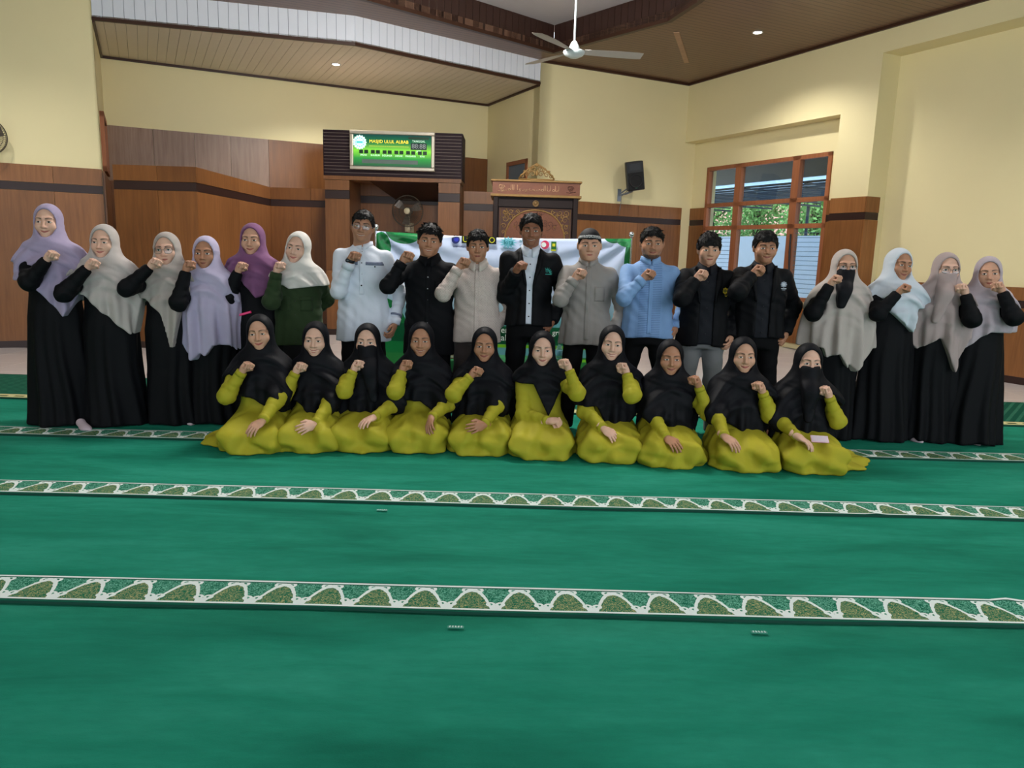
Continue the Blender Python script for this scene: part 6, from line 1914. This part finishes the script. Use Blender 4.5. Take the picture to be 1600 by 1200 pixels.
# ---------------- standing men
def men_hem(px, py, Y=5.85): return float(at_y(px, py, Y-.13)[2])
WHITE = cloth('white_cotton', (214, 220, 232), .75, .05); NAVYE = plain('embroidery_grey', (112, 120, 142), .7, var=.35, scale=60)
DKTR = cloth('black_trousers', (11, 11, 14), .8, .0)
BLKSH2 = cloth('charcoal_cotton', (27, 29, 35), .7, .0)
BLKSH = cloth('black_cotton', (13, 14, 18), .75, .0)
def white_shirt(c):
    p = c['prof']; hem = p[0][0]; zs = c['zs']
    shirt(c, 'shirt', WHITE, p, hem); trousers(c, DKTR, hem+.2); collar(c, WHITE, False, .066, .03)
    strip(c, 'placket', -.017, .017, zs-.33, zs+.02, WHITE, off=.004, th=.004)
    for i in range(4): button(c, .0, zs-.005-.085*i, .0062)
    for a, b in ((-.165, -.03), (.03, .165)): strip(c, 'embroidered_band', a, b, lambda x: zs-.105, lambda x: zs-.078, NAVYE, nx=16, nz=3, off=.003)
    button(c, .10, zs-.115, .006)
    cuffs(c, WHITE, .044)
    E, W = c['El'], c['Wl']; ax = (W-E)/np.linalg.norm(W-E); m = MB(); m.tube([W-ax*.085, W-ax*.07], [.0505, .0495], 18); m.build('cuff_embroidery', NAVYE, c['root'], True)
    E, W = c['Er'], c['Wr']; ax = (W-E)/np.linalg.norm(W-E)
    m = MB(); m.tube([W+ax*.004, W+ax*.026], [.0335, .033], 20); wt = m.build('wristwatch', plain('watch_black', (16, 16, 18), .35), c['root'], True)
    m = MB(); m.ball(W+ax*.015+np.array([-.02, -.028, 0]), (.016, .008, .016), 12, 8); m.build('watch_face', plain('watch_glass', (34, 36, 42), .1, .5), wt, True)
person_(male=True, label='tall man in a white embroidered shirt with glasses and a black wristwatch', head=(567, 328), Y=5.85, fist=(555, 399), elbow=(529, 455), lhand=(616, 519), skin='tan', smile=2, glasses=True, lens=(.025, .018), frame=plain('silver_frame', (150, 150, 158), .3, .5, .5), fringe=.062, vol=.014, yaw=5, nod=0, tilt=6,
    hemz=men_hem(567, 537), gw=1.04, extra=white_shirt, part=.03)
def black_shirt(c):
    p = c['prof']; hem = p[0][0]; zs = c['zs']
    shirt(c, 'shirt', BLKSH, p, hem); trousers(c, DKTR, hem+.2); collar(c, BLKSH, True)
    strip(c, 'placket', -.016, .016, hem+.05, zs+.0, BLKSH, off=.004, th=.004)
    for i in range(6): button(c, .0, zs-.10-.088*i, .0055, M_BTNP)
    strip(c, 'chest_pocket', .05, .135, zs-.24, zs-.13, BLKSH, nz=8, off=.003, th=.003)
    cuffs(c, BLKSH, .044)
person_(male=True, label='man in a black button shirt with short curly hair, between white and cream shirts', head=(672, 350), Y=5.85, fist=(638, 399), elbow=(606, 447), lhand=(706, 525), skin='tan', smile=2, fringe=.060, vol=.020, yaw=0, tilt=5, hyaw=4, spike=.8, wid=1.05, jaw=1.08,
    hemz=men_hem(672, 558), gw=1.02, extra=black_shirt)
def cream_mat():
    t = NT('cream_batik'); co = t.coords(); s = t.sep(co)
    def cell(v, k): return t.math('SUBTRACT', t.math('FRACT', t.math('MULTIPLY', v, k)), .5)
    a, b = t.math('ADD', s[0], s[2]), t.math('SUBTRACT', s[0], s[2])
    ca, cb = t.math('ABSOLUTE', cell(a, 52)), t.math('ABSOLUTE', cell(b, 52))
    dot = t.math('LESS_THAN', t.math('ADD', t.math('MULTIPLY', ca, ca), t.math('MULTIPLY', cb, cb)), .05)
    dia = t.math('GREATER_THAN', t.math('MAXIMUM', ca, cb), .43)
    n = t.noise(co, 110, 3)
    m = t.math('MULTIPLY', t.math('MAXIMUM', dot, t.math('MULTIPLY', dia, .5)), t.math('GREATER_THAN', n, .42))
    col = t.mix(t.math('MULTIPLY', m, .6), srgb(202, 188, 180), srgb(126, 104, 100))
    t.bump(t.noise(co, 24, 4), .25, .012)
    return t.done(col, .75, .2)
CREAM = cream_mat(); CREAMP = cloth('cream_plain', (206, 194, 184), .75, .05)
def cream_shirt(c):
    p = c['prof']; hem = p[0][0]; zs = c['zs']
    shirt(c, 'shirt', CREAM, p, hem); trousers(c, cloth('grey_brown_trousers', (60, 52, 50)), hem+.2); collar(c, CREAMP, True, .064, .036)
    strip(c, 'placket', -.016, .016, hem+.05, zs, CREAM, off=.004, th=.004)
    for i in range(5): button(c, .0, zs-.09-.09*i, .005, plain('shell_button', (190, 178, 168), .3))
    cuffs(c, CREAM, .043)
person_(male=True, label='man in a cream batik patterned shirt standing behind the kneeling women', head=(747, 359), Y=5.85, fist=(726, 409), elbow=(692, 459), lhand=(766, 530), ldep=-.01, skin='tan', fringe=.058, vol=.016, yaw=2, jaw=.92, wid=.96,
    hemz=men_hem(747, 539), gw=.96, extra=cream_shirt, lpole=(1.0, .25, 0), part=-.02)
JACK = cloth('black_jacket_cloth', (11, 12, 16), .68, .0)
def jacket(inner, trous, logo=None, half=(.03, .085), lap=True, hem2=None, up=.10, buttons=True):
    def f(c):
        p = c['prof']; hem = p[0][0]; zs = c['zs']
        shirt(c, 'inner_shirt', inner, [(z, rx*.93, ry*.95, cy) for z, rx, ry, cy in p], (hem2(c) if hem2 else hem+.01), arms=False, fold=.004)
        fin = c['shirtf']
        ih = hem2(c) if hem2 else hem
        if buttons:
            for i in range(5): button(c, 0, zs-.07-.1*i, .0055)
        trousers(c, trous, hem+.2); collar(c, inner, True, .060, .032)
        def cut(P):
            x, y, z = P[:, 0], P[:, 1], P[:, 2]
            w = np.interp(z, [hem, zs-.22, zs-.02, zs+.08], [half[0], half[0]*1.0, half[1]*.75, half[1]]).astype(F32)
            return np.minimum(w-np.abs(x), .06-y) if False else -np.maximum(np.abs(x)-w, y+.02)
        shirt(c, 'jacket', JACK, p, hem, (.060, .056, .044), .010, cut, fold=.010, seed=5)
        if lap:
            for s in (-1, 1):       # turned lapel / standing collar edge
                z1, z0 = zs+.045, zs-.24
                m = MB(); vs = []
                for j in range(13):
                    z = z1+(z0-z1)*j/12; w = np.interp(z, [zs-.22, zs-.02, zs+.08], [half[0], half[1]*.75, half[1]])+.004
                    wd = .045*math.sin(min(1, j/9)*math.pi*.75+.3)*(1 if j < 12 else .2)
                    for q in (0, 1): 
                        x = s*(w+q*wd); vs.append((x, min(front_y(c['shirtf'], x+s*.004, z), -.03)-.006, z))
                m.add(vs, [(2*i, 2*i+1, 2*i+3, 2*i+2) for i in range(12)]); o = m.build('lapel', JACK, c['root'], True); o.modifiers.new('thickness', 'SOLIDIFY').thickness = .004
        if logo: logo(c)
    return f
def on_chest(c, px, py, build, name, mats):
    p = c['Lp'](px, py, c['rootY']-.14); y = front_y(c['shirtf'], p[0], p[2])-.006
    m = MB(); build(m, p[0], y, p[2]); m.build(name, mats, c['root'])
def sun_logo(c):
    def b(m, x, y, z):
        for k in range(9):
            a = math.pi*(k)/8; d = np.array([math.cos(a), 0, math.sin(a)]); n = np.array([-d[2], 0, d[0]]); o = np.array([x, y, z-.008])
            m.add([o+d*.022+n*.006, o+d*.022-n*.006, o+d*.044], [(0, 1, 2)])
        m.tube([(x+.02*math.cos(a), y, z-.008+.02*math.sin(a)) for a in np.linspace(0, math.pi, 9)], .003, 5)
        m.box((x, y, z-.018), (.075, .003, .007)); m.box((x, y, z+.0), (.02, .003, .006))
    on_chest(c, 855, 425, b, 'chest_logo', plain('logo_teal', (20, 130, 120), .5))
def crest(px, py, cols):
    def lf(c):
        def b(m, x, y, z):
            m.lathe([(.001, .002), (.020, .002), (.020, -.002), (.001, -.002)], (x, y, z+.006), 16, R=np.array([[1, 0, 0], [0, 0, -1], [0, 1, 0]]))
            for k in range(8):
                a = 2*math.pi*k/8; m.ball((x+.018*math.cos(a), y-.002, z+.006+.018*math.sin(a)), (.007, .003, .007), 6, 4, mi=1)
            m.box((x, y, z-.026), (.045, .003, .006)); m.box((x, y, z-.036), (.03, .003, .004), mi=1)
        on_chest(c, px, py, b, 'chest_crest', cols)
    return lf
person_(male=True, label='tall man in a black jacket with a teal sun logo over a white shirt', head=(831, 334), Y=5.85, fist=(815, 414), elbow=(790, 461), lhand=(862, 514), skin='brown', smile=2, fringe=.066, vol=.018, yaw=-1, jaw=.98, fdep=.23,
    hemz=men_hem(831, 513), gw=.92, extra=jacket(WHITE, DKTR, sun_logo, (.022, .075)))
GREY = cloth('warm_grey_cotton', (146, 140, 136), .7, .08)
def grey_shirt(c):
    p = c['prof']; hem = p[0][0]; zs = c['zs']
    shirt(c, 'shirt', GREY, p, hem, fold=.012); trousers(c, DKTR, hem+.2); collar(c, GREY, False, .068, .034)
    strip(c, 'placket', -.018, .018, hem+.05, zs+.02, GREY, off=.004, th=.004); button(c, 0, zs-.005, .0055)
    strip(c, 'chest_pocket', .05, .13, zs-.25, zs-.14, GREY, nz=8, off=.003, th=.003); cuffs(c, GREY, .044)
person_(male=True, label='older man in a grey shirt and black skullcap with a patterned white band', head=(922, 357), Y=5.85, fist=(908, 426), elbow=(876, 468), skin='light', kopiah=True, fringe=.06, vol=.006, yaw=-3, wid=1.07, jaw=1.12, sh=.178,
    hemz=men_hem(922, 543), gw=1.0, extra=grey_shirt)
def blue_mat():
    t = NT('blue_pintuck'); s = t.sep(t.coords()); co = t.coords()
    pane = t.math('LESS_THAN', t.math('ABSOLUTE', s[0]), .085)
    ln = t.math('LESS_THAN', t.math('FRACT', t.math('MULTIPLY', s[2], 75)), .3)
    m = t.math('MULTIPLY', pane, ln)
    col = t.mix(t.noise(co, 8, 4), srgb(112, 148, 196), srgb(138, 172, 216))
    col = t.mix(t.math('MULTIPLY', m, .6), col, srgb(58, 88, 140))
    t.bump(t.math('ADD', t.noise(co, 24, 4), m), .3, .01)
    return t.done(col, .65, .2)
BLUE = blue_mat(); BLUEP = cloth('sky_blue_cotton', (126, 162, 208), .7, .05)
def blue_shirt(c):
    p = c['prof']; hem = p[0][0]; zs = c['zs']
    shirt(c, 'shirt', BLUE, p, hem); trousers(c, DKTR, hem+.2, .15); collar(c, BLUEP, False, .070, .034)
    strip(c, 'placket', -.015, .015, hem+.04, zs+.02, BLUEP, off=.004, th=.004); cuffs(c, BLUEP, .045)
person_(male=True, label='bearded man in a light blue pleated shirt between the grey-shirted man and the blazers', head=(1020, 354), Y=5.85, fist=(1016, 427), elbow=(975, 466), lhand=(1054, 525), skin='tan', beard=True, moustache=True, fringe=.066, vol=.012, yaw=-4, wid=1.05, jaw=1.1, smile=1, sh=.18,
    spread=.15, hemz=men_hem(1020, 532), gw=1.06, extra=blue_shirt)
person_(male=True, label='young man in a black blazer with a yellow crest and light grey trousers', head=(1109, 364), Y=5.85, fist=(1098, 428), elbow=(1066, 466), skin='light', fringe=.040, vol=.022, yaw=-6, jaw=.94,
    hemz=men_hem(1109, 545), gw=.98, extra=jacket(BLKSH2, cloth('grey_trousers', (126, 128, 130), .75, .08), crest(1134, 456, [plain('crest_olive', (120, 108, 30), .5), plain('crest_gold', (226, 190, 40), .5)]), (.05, .09)))
person_(male=True, label='man in a black blazer with a small white emblem and black trousers', head=(1197, 361), Y=5.85, fist=(1187, 421), elbow=(1153, 456), lhand=(1226, 533), skin='tan', fringe=.062, vol=.020, yaw=-6, smile=1, part=.02, wid=1.03, jaw=1.03,
    hemz=men_hem(1197, 531), gw=1.0, extra=jacket(BLKSH2, DKTR, crest(1226, 446, [plain('emblem_white', (200, 206, 214), .5), plain('emblem_grey', (150, 160, 176), .5)]), (.05, .085), hem2=lambda c: c['prof'][0][0]-.03))

# ---------------- standing women, right group
person_(label='woman in a long grey-beige hijab with a black face veil and glasses, fist raised', head=(1321, 389), Y=5.85, fist=(1308, 435), elbow=(1271, 488), skin='light', glasses=True, lens=(.026, .017), yaw=-8, hemw=.21, fdep=.24, edep=.17,
    hij=dict(mat=GRB, hem=hems((1331, 590, 1.6, 1.4), (1293, 560, 2.5, .4), cap_px=545, back=540), style=.4, w=1.04, afrac=.3, zlow=.35, flare=.06), veil=lambda c: (c['Lp'](1314, 482, c['rootY']-.19)[2], c['Lp'](1314, 482, c['rootY']-.19)[0]), post=two_feet((1310, 677, 0)))
person_(label='woman in a black abaya and bluish white hijab, fist raised, turned to the side', head=(1405, 387), Y=5.85, fist=(1416, 449), elbow=(1372, 490), skin='tan', smile=1, yaw=-4, hyaw=12, tilt=5, hemw=.24, fdep=.26, edep=.22, slv=(.066, .056, .038),
    hij=dict(mat=WBL, hem=hems((1428, 520, .85, 5), cap_px=482, back=480), style=-1.2, w=1.02, afrac=.3), post=two_feet((1424, 689, 15)))
person_(label='woman with glasses in a taupe hijab and matching taupe face veil, fist raised', head=(1480, 394), Y=5.85, side=1, fist=(1502, 449), elbow=(1519, 498), skin='fair', glasses=True, lens=(.027, .021), yaw=-10, hemw=.22, fdep=.22, edep=.18,
    hij=dict(mat=TAU, hem=hems((1491, 583, 2.2, 3), (1440, 548, 1, .75), cap_px=530, back=520), style=1.0, w=1.03, afrac=.3, zlow=.35), veil=lambda c: (c['Lp'](1463, 505, c['rootY']-.2)[2], c['Lp'](1463, 505, c['rootY']-.2)[0], .068), veilmat=TAU, post=two_feet((1450, 688, 10)))
person_(label='woman in black abaya and pinkish grey hijab at far right, fist at chin', head=(1546, 400), Y=5.82, side=1, fist=(1558, 446), elbow=(1584, 495), skin='light', yaw=-12, hyaw=-14, tilt=-4, hemw=.25, fdep=.22, edep=.16,
    hij=dict(mat=PKG, hem=hems((1512, 546, .3, .9), cap_px=520, back=545), style=1.0, w=1.03, afrac=.3, zlow=.4), post=two_feet((1521, 693, 0)))

# ---------------- kneeling women in black hijabs and chartreuse dresses
BH = BLKHIJ
def kneel(label, head, knee, fist, elbow, lap, hem, **k):
    w = k.pop('w', .92)
    hj = dict(mat=BH, hem=hem, style=k.pop('style', -1.0), w=w, afrac=k.pop('afrac', .42), lfrac=k.pop('lfrac', .97), zlow=.05, d=k.pop('d', .95), amp=k.pop('amp', 1.0))
    return person_(sit=True, label=label, head=head, Y=float(at_z(knee[0], knee[1])[1])+.50, fist=fist, elbow=elbow, lap=lap, hij=hj, group=None, **k)
kneel('kneeling woman at the left end of the front row, chartreuse dress', (407, 490), (385, 716), (388, 571), (354, 618), (401, 673), hems((436, 648, .55, .1), cap_px=622, back=650), skin='light', smile=1, tilt=-5, yaw=6, tail=-.25, hx=.0)
kneel('kneeling woman second from the left in the front row, broad smile, black hijab', (494, 501), (478, 714), (471, 572), (444, 616), (479, 676), hems((494, 660, 1.0, .45), cap_px=628, back=690), skin='fair', smile=2, yaw=4, tail=-.18)
kneel('kneeling woman with a black face veil, third from the left in the front row', (575, 504), (565, 713), (561, 569), (538, 610), (577, 661), hems((540, 690, 3, .9), cap_px=650, back=690), skin='fair', yaw=2, tail=-.2,
      veil=lambda c: (c['Lp'](585, 628, c['rootY']-.19)[2], c['Lp'](585, 628, c['rootY']-.19)[0], .072), veilmat=BH)
kneel('smiling kneeling woman fourth from the left in the front row, fist beside shoulder', (659, 502), (650, 714), (636, 569), (618, 611), (674, 665), hems((700, 662, .75, .2), cap_px=628, back=665), skin='tan', smile=2, yaw=2, tail=-.15)
kneel('kneeling woman fifth from the left, in front of the man in the cream shirt', (758, 510), (745, 718), (747, 579), (709, 616), (743, 677), hems((706, 668, 3, .30), cap_px=652, back=668), skin='tan', smile=1, yaw=0, tail=.16)
kneel('kneeling woman in front of the jacketed man, short black hijab showing her dress bodice', (848, 516), (845, 725), (881, 567), (902, 614), (868, 663), hems((857, 652, 2.0, 2.2), cap_px=603, back=605), side=1, skin='fair', smile=1, yaw=0, tail=.12, lapfist=True, style=-.9, w=.9, afrac=.12, lfrac=.2, hdir=(.9, -.3, 0), kw=.13)
kneel('smiling kneeling woman in front of the grey-shirted man, black hijab, hand on knee', (957, 507), (950, 730), (972, 574), (988, 617), (951, 681), hems((960, 692, 1.9, 1.3), cap_px=636, back=650), side=1, skin='fair', smile=2, yaw=-3, tail=.2, hdir=(.6, -.6, 0), tilt=4)
kneel('kneeling woman in front of the blue-shirted man, third from the right in the front row', (1048, 529), (1050, 738), (1084, 593), (1106, 645), (1051, 700), hems((1080, 720, .85, 5), cap_px=655, back=690), side=1, skin='tan', smile=1, yaw=-4, tail=.22, hdir=(.35, -.8, 0))
kneel('kneeling woman second from the right in the front row, hand resting on her thigh', (1162, 525), (1155, 744), (1184, 602), (1203, 648), (1140, 697), hems((1198, 695, .5, 4), cap_px=664, back=680), side=1, skin='light', smile=1, yaw=-5, tail=.15, hdir=(.5, -.7, 0))
def lap_phone(c):
    W, E = c['Wl'], c['El']; R0 = Matrix.Rotation(c['root'].rotation_euler[2], 3, 'Z')
    p = c['Lp'](1278, 696, c['rootY']-.33)
    f = c['dressf']
    zz = np.arange(.5, .05, -.003, dtype=F32); P = np.stack([np.full_like(zz, p[0]), np.full_like(zz, p[1]), zz], 1); z = float(zz[np.argmax(f(P) < 0)])
    wpos = np.array(c['root'].location)+np.array(R0@Vector((p[0], p[1]-.02, z+.034)))
    t = thing('phone', 'pale pink phone held on the lap of the veiled woman at the right end', 'phone', tuple(wpos))
    m = MB(); m.box((0, 0, 0), (.115, .06, .009)); m.build('case', plain('pale_pink', (226, 178, 196), .4), t, bevel=.003)
    m = MB(); m.box((0, 0, .005), (.105, .052, .001)); m.build('screen', plain('phone_glass', (206, 190, 200), .15, .5), t)
    t.rotation_euler = (math.radians(35), 0, math.radians(-8))
kneel('kneeling woman with black face veil at the right end, pink phone on lap', (1264, 535), (1270, 748), (1288, 609), (1309, 658), (1254, 693), hems((1213, 718, 3, 1.3), (1312, 726, 1.1, 3), cap_px=690, back=700), side=1, skin='fair', yaw=-6, tail=.30, hdir=(.8, -.5, 0),
      veil=lambda c: (c['Lp'](1262, 660, c['rootY']-.19)[2], c['Lp'](1262, 660, c['rootY']-.19)[0], .072), veilmat=BH, post=lap_phone)
